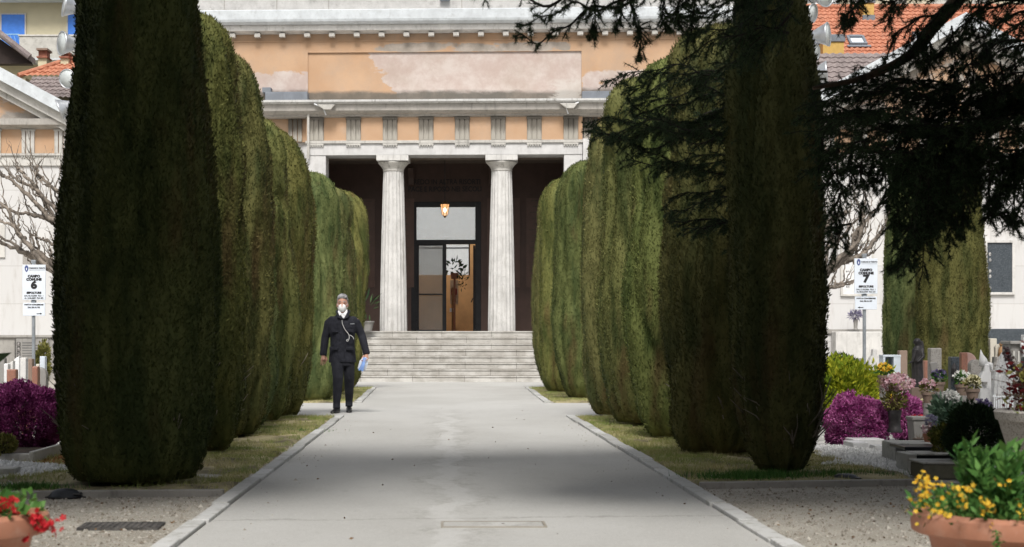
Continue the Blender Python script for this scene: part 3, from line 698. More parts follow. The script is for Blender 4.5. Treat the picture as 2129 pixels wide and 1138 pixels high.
# roof over the back of the building, left open above the room to let sky light in
P(MB().box(WX0+.4,rx0-.21,.9,D1,z_gu,z_gu+.3), 'roof', 'slate_flash'); P(MB().box(rx1+.21,WX1-.4,.9,D1,z_gu,z_gu+.3), 'roof', 'slate_flash')
P(MB().box(rx0-.2,rx1+.2,1.21,LB+.3,zA+.5,zA+.7), 'roof', 'slate_flash')
P(MB().box(WX0,WX1,D1,D1+.3,0,6.8), 'unseen_bright_rear_wall', 'white_paint')  # raised tall and white, out of view, to brighten the transom

# lantern that hangs in the porch, lit
lan_p = Vector((bx(925,.9), .9, 0)); lz = bz(437, .9)
wp = Matrix.Rotation(-PHI, 4, 'Z') @ Vector((lan_p.x, lan_p.y, 0)) + Vector((0, Y0, 0))
lan = empty('hanging_lantern', (wp.x, wp.y, lz), 'lit brass lantern hanging on a long rod in the dark porch', 'lantern')
MB().tube([(0,0,.24),(0,0,zA+.11-lz)], .011, 6).build('rod', M['black'], lan)
brass = plain('dark_brass', (.10,.06,.03), .4, .6)
cage = MB()
for k in range(6):
    a = math.pi/3*k; c, s = math.cos(a), math.sin(a)
    cage.tube([(c*.125,s*.125,.16),(c*.085,s*.085,-.12),(c*.045,s*.045,-.17)], .008, 5)
cage.lathe([(.135,.155),(.14,.17),(.06,.215),(.02,.25)], n=12).lathe([(.02,-.22),(.035,-.19),(.05,-.165),(.02,-.16)], n=10)
cage.build('cage', brass, lan)
t = NT('lantern_glass'); t.t.nodes.remove(t.p); em = t.n('ShaderNodeEmission'); em.inputs[0].default_value = (1,.50,.20,1); em.inputs[1].default_value = 1.4
tp = t.n('ShaderNodeBsdfTransparent'); mx = t.n('ShaderNodeMixShader'); mx.inputs[0].default_value = .6; t.l(em.outputs[0],mx.inputs[1]); t.l(tp.outputs[0],mx.inputs[2]); t.l(mx.outputs[0],t.out.inputs[0])
MB().lathe([(.117,.154),(.08,-.115),(.04,-.16)], n=6).build('glass', t.m, lan)
t = NT('lantern_bulb'); t.t.nodes.remove(t.p); em = t.n('ShaderNodeEmission'); em.inputs[0].default_value = (1,.72,.40,1); em.inputs[1].default_value = 14; t.l(em.outputs[0],t.out.inputs[0])
MB().ball((0,0,.0), (.035,.035,.06)).build('bulb', t.m, lan)

# ------------------------------------------------------------------ the two gabled side wings
def wing(lowpx, lowpy, apexpx, apexpy, farpx, label, trig, side):
    Yw = 48.0; root = empty('gabled_wing', (0, Yw, 0), label, 'building', 'gabled white wings beside the chapel')
    def X(px): return wx(px, Yw)
    def Z(py): return wz(py, Yw)
    a, b, c = X(lowpx), X(apexpx), X(farpx); s = 1 if b > a else -1
    inner = X(lowpx) - s*.2; 
    def B(name, mat, x0, x1, y0, y1, z0, z1, **k):
        return P(MB().box(min(x0,x1),max(x0,x1),y0,y1,z0,z1), name, mat, parent=root, **k)
    ze, zf0, zf1, zc1 = Z(345), Z(320), Z(270), Z(250)
    x_in = inner + s*.35; x_out = c
    B('wall', 'wing_wall', x_in, x_out, 0, .4, 0, ze)
    B('architrave', 'limestone_pale', x_in, x_out, -.06, .4, ze+.001, zf0-.06)
    B('taenia', 'limestone', x_in-s*.03, x_out, -.11, .4, zf0-.059, zf0)
    B('frieze', 'peach', x_in, x_out, -.05, .4, zf0+.001, zf1)
    mb = MB().prism_x([(-.06,zf1+.001),(-.18,zf1+.06),(-.34,zf1+.10),(-.36,zc1),(.4,zc1),(.4,zf1+.001)], min(x_in-s*.3,x_out), max(x_in-s*.3,x_out))
    P(mb, 'cornice', 'grimy_cornice', parent=root)
    for px in trig:
        cx = X(px); mb = MB()
        for k in (-1,0,1): mb.box(cx+k*.125-.05,cx+k*.125+.05,-.11,-.052,zf0+.003,zf1-.05)
        mb.box(cx-.20,cx+.20,-.115,-.053,zf1-.049,zf1-.002); tg = P(mb, 'triglyph', 'limestone', parent=root, bevel=.006)
        g = MB()
        for k in range(6): g.lathe([(.022,zf0-.12),(.016,zf0-.061)], (cx-.17+k*.068,-.085,0), 8)
        P(g, 'guttae', 'limestone', parent=tg)
    za, zb = Z(lowpy), Z(apexpy); d = 2*b-a               # mirrored low end
    def rake(off0, off1, y0, y1, name, mat):
        n = Vector((-(zb-za), 0, (b-a)*1)).normalized(); 
        if n.z < 0: n = -n
        for (p, q, sg) in (((a,za),(b,zb),1), ((d,za),(b,zb),-1)):
            P(MB().prism([(p[0],p[1]-off0),(q[0],q[1]-off0),(q[0],q[1]-off1),(p[0],p[1]-off1)], y0, y1), name, mat, parent=root)
    rake(0, .36, -.62, 6, 'roof', 'white_metal')
    rake(.362, .62, -.42, .35, 'raking_cornice', 'limestone_pale')
    rake(.622, .80, -.28, .35, 'raking_moulding', 'limestone')
    P(MB().prism([(a+s*.6,zc1+.001),(d-s*.6,zc1+.001),(b,zb-.78)], .0, .34), 'gable_wall', 'peach_gable', parent=root)
    B('body', 'ashlar', x_in+s*.1, x_out-s*.01, .41, 8, 0, zc1-.1)
    return root, X, Z, B
M['limestone_pale'] = stone('pale_limestone', (.62,.605,.57), (.30,.285,.26), .5)
def wing_mat():
    t = NT('white_wing_wall')
    b = t.n('ShaderNodeTexBrick'); b.offset = .5; b.inputs['Scale'].default_value = 1; b.inputs['Mortar Size'].default_value = .007; b.inputs['Mortar Smooth'].default_value = .3
    b.inputs['Brick Width'].default_value = 1.9; b.inputs['Row Height'].default_value = 1.05
    b.inputs['Color1'].default_value = (.62,.615,.61,1); b.inputs['Color2'].default_value = (.66,.655,.645,1); b.inputs['Mortar'].default_value = (.44,.43,.41,1)
    m = t.n('ShaderNodeCombineXYZ'); x = t.xyz(); t.l(x[0], m.inputs[0]); t.l(x[2], m.inputs[1]); t.l(m.outputs[0], b.inputs['Vector'])
    c = t.mix(t.math('MULTIPLY', t.ramp(t.noise(2.5, 6, (1.4,1,.25), .7), .48, .75), .6), b.outputs['Color'], (.42,.39,.355))
    t.color(c); t.set(.85, 0, .25); t.bump(t.noise(25, 5), .12, .005); return t.m
M['wing_wall'] = wing_mat()
wl, X, Z, B = wing(152, 222, -195, 36, -560, 'white wing with peach gable at the left, behind the bare pollarded tree', (-10, 60, 128, -78, -146), 1)
B('wall_base', 'grimy_stone', X(-300), X(160), -.10, -.002, 0, Z(702))
B('base_ledge', 'grimy_stone', X(-300), X(160), -.16, -.002, Z(702)+.001, Z(697))
tb = B('memorial_plaque', 'grey_stone', X(34), X(104), -.20, -.162, 0, Z(704))
tb['label'] = 'grey granite plaque with three framed portraits and lines of lettering'
mb = MB()
for k in range(3):
    z = Z(716+k*10.6); mb.box(X(39),X(46),-.215,-.2005,z-.055,z+.055)
ph = P(mb, 'portrait_frames', 'black', parent=tb)
mb = MB()
for k in range(3):
    z = Z(716+k*10.6); mb.box(X(40),X(45),-.22,-.2155,z-.045,z+.045); mb.ball((X(42.5),-.224,z), (.022,.006,.03), 8, 6)
P(mb, 'portraits', plain('portrait', (.33,.31,.30), .5, var=.5, scale=30, bump=0), parent=tb)
mb = MB()
for k in range(6): 
    z = Z(713+k*5.4); w = R_.uniform(.35,.50); mb.box(X(50),X(50)+w,-.206,-.2005,z-.012,z+.012)
P(mb, 'plaque_lettering', plain('engraved_line', (.14,.14,.14), .7, bump=0), parent=tb)
P(MB().box(X(35),X(36),-.23,-.2005,0,Z(704)), 'plaque_joint', 'black', parent=tb)
B('wall_tablet', 'granite', X(48), X(90), -.05, -.002, Z(610), Z(527), bevel=.01)
B('wall_tablet', 'limestone_pale', X(-20), X(11), -.05, -.002, Z(536), Z(468), bevel=.01)
wr, X, Z, B = wing(1652, 218, 1995, 34, 2420, 'white wing with peach gable at the right, behind the cedar boughs', (1720, 1788, 1856, 1924, 1992, 2062, 2130, 2200), -1)
B('wall_base', 'wing_wall', X(1690), X(2400), -.14, -.002, 0, Z(694))
B('base_ledge', 'grimy_stone', X(1690), X(2400), -.20, -.002, Z(694)+.001, Z(685))
B('wall_base', 'dark_granite', X(2047), X(2300), -.26, -.205, 0, Z(684), bevel=.01)
P(MB().prism([(X(1725),0),(X(1836),0),(X(1830),Z(690)),(X(1725),Z(690))], -.75, -.21), 'stone_block', 'marble', parent=wr, bevel=.02)
pl = B('memorial_plaque', 'marble_clean', X(1751), X(1812), -.03, -.002, Z(612), Z(506))
pl['label'] = 'framed white marble plaque with small lettering behind the number 7 sign'
pf = MB()
for x0,x1,z0,z1 in ((1747,1751,616,502),(1812,1816,616,502),(1751.2,1811.8,616,612),(1751.2,1811.8,506,502)): pf.box(X(x0),X(x1),-.07,-.003,Z(z0),Z(z1))
P(pf, 'plaque_frame', 'limestone_pale', parent=pl)
mb = MB(); put_text(mb, 'BELIAPO', .09, X(1783), -.034, Z(512), .002)
for k in range(5): put_text(mb, 'M R', .06, X(1762), -.034, Z(533+k*16), .001)
P(mb, 'plaque_lettering', 'letter', parent=pl)
pl = B('memorial_plaque', 'dark_granite', X(2051), X(2103), -.04, -.002, Z(608), Z(505))
pl['label'] = 'large speckled dark granite plaque with white frame and small oval portraits'
pf = MB()
for x0,x1,z0,z1 in ((2046,2051,613,500),(2103,2109,613,500),(2051.2,2102.8,613,608),(2051.2,2102.8,505,500)): pf.box(X(x0),X(x1),-.08,-.003,Z(z0),Z(z1))
P(pf, 'plaque_frame', 'marble', parent=pl)
mb = MB()
for py in (529, 541, 564, 575, 599): mb.ball((X(2057.5),-.045,Z(py)), (.035,.012,.05), 10, 6)
P(mb, 'portraits', plain('portrait_oval', (.50,.49,.48), .5, var=.5, scale=30, bump=0), parent=pl)
sh = B('wall_canopy', 'limestone_pale', X(1838), X(1862), -.22, -.002, Z(457), Z(441), bevel=.01)
P(MB().box(X(1842),X(1858),-.12,-.003,Z(510),Z(458)), 'wall_niche', 'limestone_pale', parent=sh, bevel=.01)

# ------------------------------------------------------------------ houses beyond the cemetery
def tile_roof(name, mat, p0, ux, uy, nx, ny, parent, tw=.21, th=.34, amp=.045):
    """roof sheet of curved tiles: p0 lower left corner, ux along the eave, uy up the slope (world vectors)"""
    p0, ux, uy = Vector(p0), Vector(ux), Vector(uy); N = ux.cross(uy).normalized()
    if N.z < 0: N = -N
    mb = MB(); q = 5; A = ux.normalized(); B_ = uy.normalized(); L = ux.length; H = uy.length
    nx = int(L/tw)*q; rows = max(1, int(H/th)); vs = []
    rr = random.Random(3)
    for r in range(rows):
        for e in (0, 1):
            for i in range(nx+1):
                x = L*i/nx; y = H*(r+e)/rows; h = amp*math.cos(2*math.pi*i/q)*.5 + (.05 if e == 0 else .012) + rr.uniform(-.004,.004)
                vs.append(p0 + A*x + B_*y + N*h)
    w = nx+1; f = []
    for r in range(rows):
        for i in range(nx):
            a = r*2*w+i; f.append((a, a+1, a+w+1, a+w))
            if r: f.append((a-w, a-w+1, a+1, a))
    mb.v = [tuple(v) for v in vs]; mb.f = f
    o = mb.build(name, mat, parent, fix=False); return o
def tile_mat(name, c1, c2, c3):
    t = NT(name); c = t.mix(t.ramp(t.noise(5, 3, rough=.8), .35, .65), c1, c2); c = t.mix(t.ramp(t.noise(1.1, 5), .5, .72), c, c3)
    t.color(c); t.set(.85, 0, .2); t.bump(t.noise(30,3), .2, .01); return t.m
M['orange_tile'] = tile_mat('orange_roof_tile', (.40,.155,.09), (.56,.255,.165), (.36,.18,.125))
M['brown_tile'] = tile_mat('brown_grey_roof_tile', (.20,.165,.16), (.30,.255,.245), (.17,.145,.14))
M['cream'] = plain('cream_render', (.60,.545,.38), .9, var=.06, scale=1)
M['blue'] = plain('bright_blue_shutter', (.045,.20,.68), .45, var=.06, bump=0)
Yh = 76.0
h = empty('apartment_building', (0, Yh, 0), 'cream apartment building with bright blue shutters and a balcony', 'building')
def X(px): return wx(px, Yh)
def Z(py): return wz(py, Yh)
P(MB().box(X(-330),X(330),0,9,0,Z(6)), 'wall', 'cream', parent=h)
P(MB().box(X(-340),X(340),-.9,9.2,Z(6)+.001,Z(6)+.28), 'eaves', 'white_metal', parent=h)
P(MB().prism_x([(-.9,Z(6)+.3),(9.2,Z(6)+.3),(4.2,Z(6)+2.2)], X(-340), X(340)), 'roof', 'brown_tile', parent=h)
for a, b in ((4,52),(142,190),(-120,-72)):
    s_ = P(MB().box(X(a),X(b),-.06,-.003,Z(118),Z(31)), 'shutter', 'blue', parent=h)
    P(MB().box(X(a-3),X(a)-.002,-.08,-.003,Z(118),Z(28)).box(X(b)+.002,X(b+3),-.08,-.003,Z(118),Z(28)).box(X(a),X(b),-.08,-.003,Z(31)+.002,Z(28)), 'window_frame', 'limestone', parent=s_)
P(MB().box(X(-330),X(330),-1.3,-.001,Z(135),Z(131)), 'balcony_slab', 'white_metal', parent=h)
P(MB().box(X(55),X(330),-1.28,-1.16,Z(131)+.001,Z(86)), 'balcony_wall', 'concrete', parent=h)
P(MB().box(X(53),X(330),-1.32,-1.12,Z(86)+.001,Z(83)), 'balcony_coping', 'limestone_pale', parent=h)
mb = MB().box(X(-330),X(54),-1.26,-1.20,Z(83),Z(81)).box(X(-330),X(54),-1.26,-1.20,Z(128),Z(126)); k = X(-40)
while k < X(53):
    mb.tube([(k,-1.23,Z(126)),(k+.12,-1.23,Z(105)),(k,-1.23,Z(83))], .012, 4); k += .16
P(mb, 'balcony_railing', plain('pale_blue_rail', (.30,.55,.80), .5, bump=0), parent=h)
# older house in front of it: hip of orange tiles above, brown tiles below, two chimneys
Yg = 66.0
h = empty('old_house', (0, Yg, 0), 'low old house with orange and grey-brown tiled roof behind the left gable', 'house')
def X(px): return wx(px, Yg)
def Z(py): return wz(py, Yg)
P(MB().box(X(20),X(330),2.5,6,0,Z(166)), 'wall', 'cream', parent=h)
P(MB().box(X(60),X(330),.8,2.49,0,Z(207)), 'lower_wall', 'cream', parent=h)
P(MB().box(X(-40),X(20)-.002,2.5,6,0,Z(140)), 'wall', 'cream', parent=h)
def poly_tile(corners, name, mat, parent):
    p0, p1, p2 = [Vector(c) for c in corners]; return tile_roof(name, M[mat], p0, p1-p0, p2-p0, 0, 0, parent)
o = poly_tile(((wx(46,Yg+.6), .6, wz(204,Yg+.6)), (wx(330,Yg+.6), .6, wz(204,Yg+.6)), (wx(46,Yg+.6), 2.4, wz(160,Yg+2.4))), 'lower_roof', 'brown_tile', h)
# orange hip: sheared so that its left edge climbs with the hip
hx0 = wx(40,Yg+2.4); hz0 = wz(159,Yg+2.4); hz1 = wz(88,Yg+5.6); hW = X(330)-X(42)
o = tile_roof('upper_roof', M['orange_tile'], (0,0,0), (hW,0,0), (0, 3.2, hz1-hz0), 0, 0, h)
o.location = (hx0, 2.4, hz0)
bm = bmesh.new(); bm.from_mesh(o.data); hw = wx(262,Yg+5.6)-hx0
bmesh.ops.delete(bm, geom=[f for f in bm.faces if f.calc_center_median().x < hw*f.calc_center_median().y/3.2 - .05], context='FACES')
bm.to_mesh(o.data); bm.free()
P(MB().tube([(hx0-.03, 2.38, hz0+.03), (hx0+hw, 5.6, hz1+.05)], .10, 8), 'ridge_tiles', 'orange_tile', parent=h)
def X(px): return wx(px, Yg+3.4)
def Z(py): return wz(py, Yg+3.4)
for px, top, w in ((88, 101, 9), (134, 108, 8)):
    mb = MB().box(X(px-w),X(px+w),3.4,4.1,Z(150),Z(121)); ch = P(mb, 'chimney', 'cream', parent=h)
    P(MB().box(X(px-w+.5),X(px+w-.5),3.45,4.05,Z(121)+.06,Z(top+4)).box(X(px-w-2),X(px+w+2),3.3,4.2,Z(121)+.001,Z(121)+.059), 'chimney_pot', plain('red_brick', (.30,.12,.08), .9), parent=ch)
    P(MB().box(X(px-w-2.5),X(px+w+2.5),3.3,4.2,Z(top+4)+.001,Z(top)), 'chimney_cap', 'brown_stone', parent=ch)
# dark overhanging roof of a shed-like annex at the far left
Ys = 62.0
h = empty('garden_house', (0, Ys, 0), 'small house with a dark timber eave and brown ridge tiles at the left edge', 'house')
def X(px): return wx(px, Ys)
def Z(py): return wz(py, Ys)
P(MB().box(X(-170),X(-20),.5,3,0,Z(133)), 'wall', 'cream', parent=h)
P(MB().prism([(X(58),Z(129)),(X(52),Z(118)),(X(-60),Z(40)),(X(-172),Z(118)),(X(-178),Z(129))], .4, .88), 'gable_end', plain('dark_timber', (.035,.022,.018), .8), parent=h)
for s in (1, -1):
    p0, p1 = Vector((X(62), 0, Z(127))), Vector((X(-60), 0, Z(33)))
    if s < 0: p0.x = 2*X(-60) - p0.x
    P(MB().prism([(p0.x,p0.z),(p0.x-s*.02,p0.z+.22),(p1.x,p1.z+.22),(p1.x,p1.z)], 0, .9), 'roof', 'brown_tile', parent=h)
    P(MB().tube([(p0.x,-.02,p0.z+.14),(p1.x,-.02,p1.z+.16)], .12, 8), 'verge_tiles', 'brown_tile', parent=h)
# big orange roofed house at the right
Yr = 66.0
h = empty('tiled_house', (0, Yr, 0), 'house with large orange tiled roof, skylights and yellow chimneys at the right', 'house')
def X(px): return wx(px, Yr)
def Z(py): return wz(py, Yr)
x0, x1 = X(1560), X(2420); zr0 = Z(139); zr1 = zr0+3.1; dep = 4.6
o = tile_roof('roof', M['orange_tile'], (0,0,0), (x1-x0,0,0), (0,dep,zr1-zr0), 0, 0, h); o.location = (x0, 0, zr0)
P(MB().tube([(x0,dep,zr1+.06),(x1,dep,zr1+.06)], .13, 8), 'ridge_tiles', 'orange_tile', parent=h)
P(MB().box(x0+.3,x1-.3,.5,dep+4,0,zr0-.05), 'wall', 'cream', parent=h)
P(MB().prism_x([(dep,zr1),(dep+4.6,zr0),(dep,zr0)], x0, x1), 'rear_roof', 'orange_tile', parent=h)
P(MB().tube([(x0,-.08,zr0-.03),(x1,-.08,zr0-.03)], .07, 8), 'gutter', 'grimy_stone', parent=h)
slope = (zr1-zr0)/dep; 
def onroof(px, py):                                   # point of the roof plane seen at px,py
    y = 0.0
    for _ in range(20): y = (CH-(py-HY)*(Yr+y)/F - zr0)/slope
    return (px-CX)*(Yr+y)/F, y, zr0+slope*y
yel = plain('yellow_ochre_render', (.60,.39,.12), .9, var=.08)
for px, pyb, pyt, w in ((1733,131,72,.40),(1806,42,-8,.22),(2120,150,96,.25)):
    x, y, z = onroof(px, pyb); zt = wz(pyt, Yr+y)
    ch = P(MB().box(x-w,x+w,y,y+.9,z-.3,zt-.28), 'chimney', yel, parent=h)
    P(MB().box(x-w-.05,x+w+.05,y-.06,y+.96,zt-.279,zt), 'chimney_cap', 'slate_flash', parent=ch, bevel=.02)
    P(MB().box(x-w-.03,x+w+.03,y-.05,y-.002,z-.02,z+.2), 'flashing', 'slate_flash', parent=ch)
for px, py in ((1785, 97), (1922, 90), (1690, 112)):
    x, y, z = onroof(px, py); L = .62; w = .34; a = math.atan(slope); R = Matrix.Translation((x,y,z)) @ Matrix.Rotation(a, 4, 'X')
    fr_ = MB().box(-w,-w+.09,0,L*1.25,.03,.14).box(w-.09,w,0,L*1.25,.03,.14).box(-w+.091,w-.091,0,.09,.03,.14).box(-w+.091,w-.091,L*1.25-.14,L*1.25,.03,.16).xform(R)
    sky_ = P(fr_, 'skylight', 'slate_flash', parent=h)
    P(MB().box(-w+.092,w-.092,.091,L*1.25-.141,.06,.075).xform(R), 'skylight_pane', plain('sky_pane', (.70,.76,.82), .08, bump=0, var=.02), parent=sky_)
    P(MB().box(-w-.12,w+.12,-.16,-.01,.06,.08).xform(R), 'skylight_apron', 'slate_flash', parent=sky_)
Yb = 60.0
h = empty('brown_roofed_house', (0, Yb, 0), 'house with a brown tiled roof just below the orange tiled one', 'house')
def X(px): return wx(px, Yb)
def Z(py): return wz(py, Yb)
P(MB().box(X(1600),X(2300),.5,5.5,0,Z(215)), 'wall', 'cream', parent=h)
o = tile_roof('roof', M['brown_tile'], (0,0,0), (X(2300)-X(1600),0,0), (0,3.2,Z(128)-Z(215)+.8), 0, 0, h, tw=.26, th=.36); o.location = (X(1600), 0, Z(215))
Yt = 84.0
h = empty('pale_block', (0, Yt, 0), 'pale cream block of flats above the orange roof ridge', 'building')
def X(px): return wx(px, Yt)
def Z(py): return wz(py, Yt)
P(MB().box(X(1560),X(2400),0,8,0,Z(-80)), 'wall', plain('pale_cream_render', (.66,.60,.46), .9, var=.06, scale=1), parent=h)
P(MB().box(X(1690),X(1742),-.3,-.002,Z(40),Z(-70)), 'stair_tower', 'white_paint', parent=h)
for a in (1765, 1850, 1935, 2020): P(MB().box(X(a),X(a+34),-.08,-.003,Z(12),Z(-50)), 'window_shutter', 'limestone', parent=h)
# ------------------------------------------------------------------ clipped cypresses of the avenue
STD = [(0,.52),(.02,.66),(.06,.82),(.16,.94),(.36,1.0),(.58,.985),(.74,.94),(.84,.885)]
TONE = {11:.72, 12:.92, 13:.86, 14:1.18, 15:1.0, 16:.90, 17:1.12, 18:.95, 19:1.1, 21:.72, 22:.84, 23:1.08, 24:.98, 25:1.12, 26:.84, 27:1.08, 28:.95, 31:.74, 32:1.15}      # foliage tone per tree; darker on the nearest pair to paint in shade
def cypress(X, Y, H, R, label, seed, prof=None, dome=.155, lean=(0,0), n=26000, fur=1.0, group='clipped cypresses lining the avenue'):
    rng = np.random.default_rng(seed)
    root = empty('clipped_cypress', (X, Y, .02), label, 'tree', group)
    z_in = [p[0]*H for p in (prof or STD)]; r_in = [p[1]*R for p in (prof or STD)]
    z0 = .035; zd = H*(1-dome)
    if z_in[-1] < zd: pass
    rd = np.interp(zd, z_in, r_in)
    def prof_r(z):
        z = np.asarray(z, float); r = np.interp(z, z_in, r_in)
        u = np.clip((z-zd)/(H-zd), 0, 1); return np.where(z > zd, rd*np.sqrt(np.maximum(0, 1-u**2.1)), r)
    sd = rng.integers(1 << 30)
    def rad(t, z):
        g = np.random.default_rng(sd); q = z/H
        d = .050*vnoise(t, q, 5, 3, g) + .050*fur*vnoise(t + .02*np.sin(q*5), q, 11, 3, g) + .030*fur*vnoise(t, q, 27, 6, g) + .016*vnoise(t, q, 60, 22, g)
        gr = vnoise(t, q, 9, 2, g); d = d - .085*fur*np.exp(-(gr/.12)**2)*(.4+.6*q)
        return np.maximum(prof_r(z)*(1+.25*d/R*1.2) + d*np.minimum(1, prof_r(z)/(.4*R)), .002)
    def pos(t, z):
        r = rad(t, z); q = z/H
        return np.stack([r*np.cos(2*np.pi*t)+lean[0]*q, r*np.sin(2*np.pi*t)+lean[1]*q, z], -1)
    nt, nz = 90, 90
    zz = np.concatenate([np.linspace(z0, zd, 60), zd + (H-zd)*np.sin(np.linspace(0, np.pi/2, 31)[1:])]); tt = np.arange(nt)/nt
    Tm, Zm = np.meshgrid(tt, zz); V = pos(Tm.ravel(), Zm.ravel()); m = len(zz)
    c_xy = np.stack([lean[0]*Zm.ravel()/H, lean[1]*Zm.ravel()/H], -1)
    V[:,:2] = c_xy + (V[:,:2]-c_xy)*.965
    mb = MB(); mb.v = [tuple(v) for v in V]
    mb.f = [(j*nt+i, j*nt+(i+1) % nt, (j+1)*nt+(i+1) % nt, (j+1)*nt+i) for j in range(m-1) for i in range(nt)] + [tuple(range(nt-1,-1,-1)), tuple(range((m-1)*nt, m*nt))]
    crown = mb.build('crown', M['cypress'], root, smooth=True, fix=False)
    # small upright sprays over the whole surface
    n = int(n*2.3); zs = np.linspace(z0, H, 400); rr = prof_r(zs); ds = np.sqrt(np.gradient(rr)**2 + np.gradient(zs)**2)*np.maximum(rr, .02)
    cdf = np.cumsum(ds); cdf /= cdf[-1]
    z = np.interp(rng.random(n), cdf, zs); t = rng.random(n)
    Pp = pos(t, z); e = .01
    dr = (rad(t, np.minimum(z+e, H)) - rad(t, np.maximum(z-e, z0)))/(2*e); dr = np.clip(dr, -6, 2)
    N = unit(np.stack([np.cos(2*np.pi*t), np.sin(2*np.pi*t), -dr], -1))
    D = unit(N*rng.uniform(.05,.42,(n,1)) + np.array([0,0,1.0])*rng.uniform(.5,1.1,(n,1)) + rng.normal(size=(n,3))*.28)
    L = rng.uniform(.016,.042,n); far = rng.random(n) < .006; L[far] *= 1.8
    Pp = Pp - N*rng.uniform(.0,.035,(n,1))
    sp = np_mesh('foliage_sprays', leaves(Pp, D, L, L*rng.uniform(.28,.42,n), rng), 4, M['cypress'], crown)
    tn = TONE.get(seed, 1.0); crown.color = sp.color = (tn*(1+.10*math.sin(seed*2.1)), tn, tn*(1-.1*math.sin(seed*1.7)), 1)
    # several bare stems at the foot, fanning into the crown
    tb = MB(); ns = 9 if n < 80000 else 24
    for i in range(ns):
        a = 2*math.pi*i/ns + rng.uniform(-.3,.3); h1 = rng.uniform(.30,.9); r1 = float(prof_r(h1))*(rng.uniform(.55,1.0) if ns == 9 else rng.uniform(.90,.985))
        b0 = Vector((.05*math.cos(a), .05*math.sin(a), -.05)); b2 = Vector((r1*math.cos(a), r1*math.sin(a), h1))
        p1 = Vector((.35*r1*math.cos(a), .35*r1*math.sin(a), .25*h1+.06)); p15 = Vector((.75*r1*math.cos(a+.1), .75*r1*math.sin(a+.1), .62*h1))
        tb.tube([b0, p1, p15, b2], [.030,.018,.010,.004], 6)
        for k in range(2):
            q = p15.lerp(b2, .3*k); e2 = q + Vector((rng.uniform(-.12,.12)+.10*math.cos(a), rng.uniform(-.12,.12)+.10*math.sin(a), rng.uniform(.1,.3)))
            tb.tube([q, (q+e2)/2+Vector((.02,.0,.01)), e2], [.007,.005,.002], 5)
    tb.tube([(0,0,-.06),(.01,0,.3),(0,0,.9)], [.075,.055,.035], 8)
    tb.build('trunk', M['grey_bark'], root, smooth=True)
    return root
# left row (crown outlines measured against the trees' own axes)
L1 = [(0,.66),(.015,.78),(.045,.88),(.10,.94),(.20,.98),(.33,1.0),(.50,.93),(.72,.80),(.86,.70)]
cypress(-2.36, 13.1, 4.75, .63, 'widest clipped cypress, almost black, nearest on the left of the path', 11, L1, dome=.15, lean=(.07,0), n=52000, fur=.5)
cypress(-2.40, 16.5, 4.20, .52, 'tall round-topped cypress right behind the widest black one', 12, n=36000)
cypress(-2.42, 19.2, 4.27, .51, 'cypress with a browned top, third along the left row', 13, n=32000)
cypress(-2.50, 21.2, 3.83, .45, 'lighter round-topped cypress, fourth along the left row', 14, n=24000)
cypress(-2.42, 22.6, 3.98, .50, 'smooth domed cypress, fifth along the left row', 15, n=26000)
cypress(-2.38, 24.1, 4.02, .54, 'domed cypress at the corner of the side path, behind the walking man', 16, n=26000)
cypress(-2.38, 30.6, 4.05, .62, 'low domed cypress just beyond the side path on the left', 17, n=22000)
cypress(-2.32, 33.8, 4.10, .68, 'low domed cypress, second beyond the side path on the left', 18, n=20000)
cypress(-2.38, 38.4, 4.42, .72, 'last cypress on the left, beside the chapel steps', 19, n=18000)
# right row
R1 = [(0,.42),(.02,.58),(.05,.74),(.10,.88),(.20,1.0),(.32,1.0),(.46,.94),(.62,.82),(.80,.69),(.86,.65),(.9,.60)]
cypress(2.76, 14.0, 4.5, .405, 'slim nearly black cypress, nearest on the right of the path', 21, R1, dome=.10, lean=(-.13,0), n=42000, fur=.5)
cypress(2.66, 16.3, 4.05, .57, 'tall dark cypress directly behind the slim one on the right', 22, n=38000)
cypress(2.62, 19.0, 4.20, .57, 'yellowish domed cypress, third along the right row', 23, n=32000)
cypress(2.56, 22.0, 4.42, .60, 'broad mossy green cypress, fourth along the right row', 24, n=28000)
cypress(2.58, 24.2, 4.30, .60, 'cypress at the corner of the side path, last of the near right group', 25, n=26000)
cypress(2.62, 31.6, 4.35, .63, 'round-topped cypress flecked with pale cones beyond the side path on the right', 26, n=24000)
cypress(2.58, 35.4, 4.40, .63, 'domed cypress, second beyond the side path on the right', 27, n=20000)
cypress(2.62, 38.6, 4.50, .60, 'last cypress on the right, beside the chapel steps', 28, n=18000)
FR = [(0,.9),(.1,.99),(.25,1.0),(.45,.97),(.65,.90),(.82,.78)]
cypress(wx(1975,28), 28.0, 4.6, .55, 'broad clipped cypress among the right graves, in front of the dark plaque', 31, FR, n=34000, fur=.5, group='clipped cypresses among the graves')
cypress(wx(1896,30), 30.2, 4.1, .44, 'paler narrower cypress leaning against the broad one among the graves', 32, FR, n=26000, fur=.5, group='clipped cypresses among the graves')

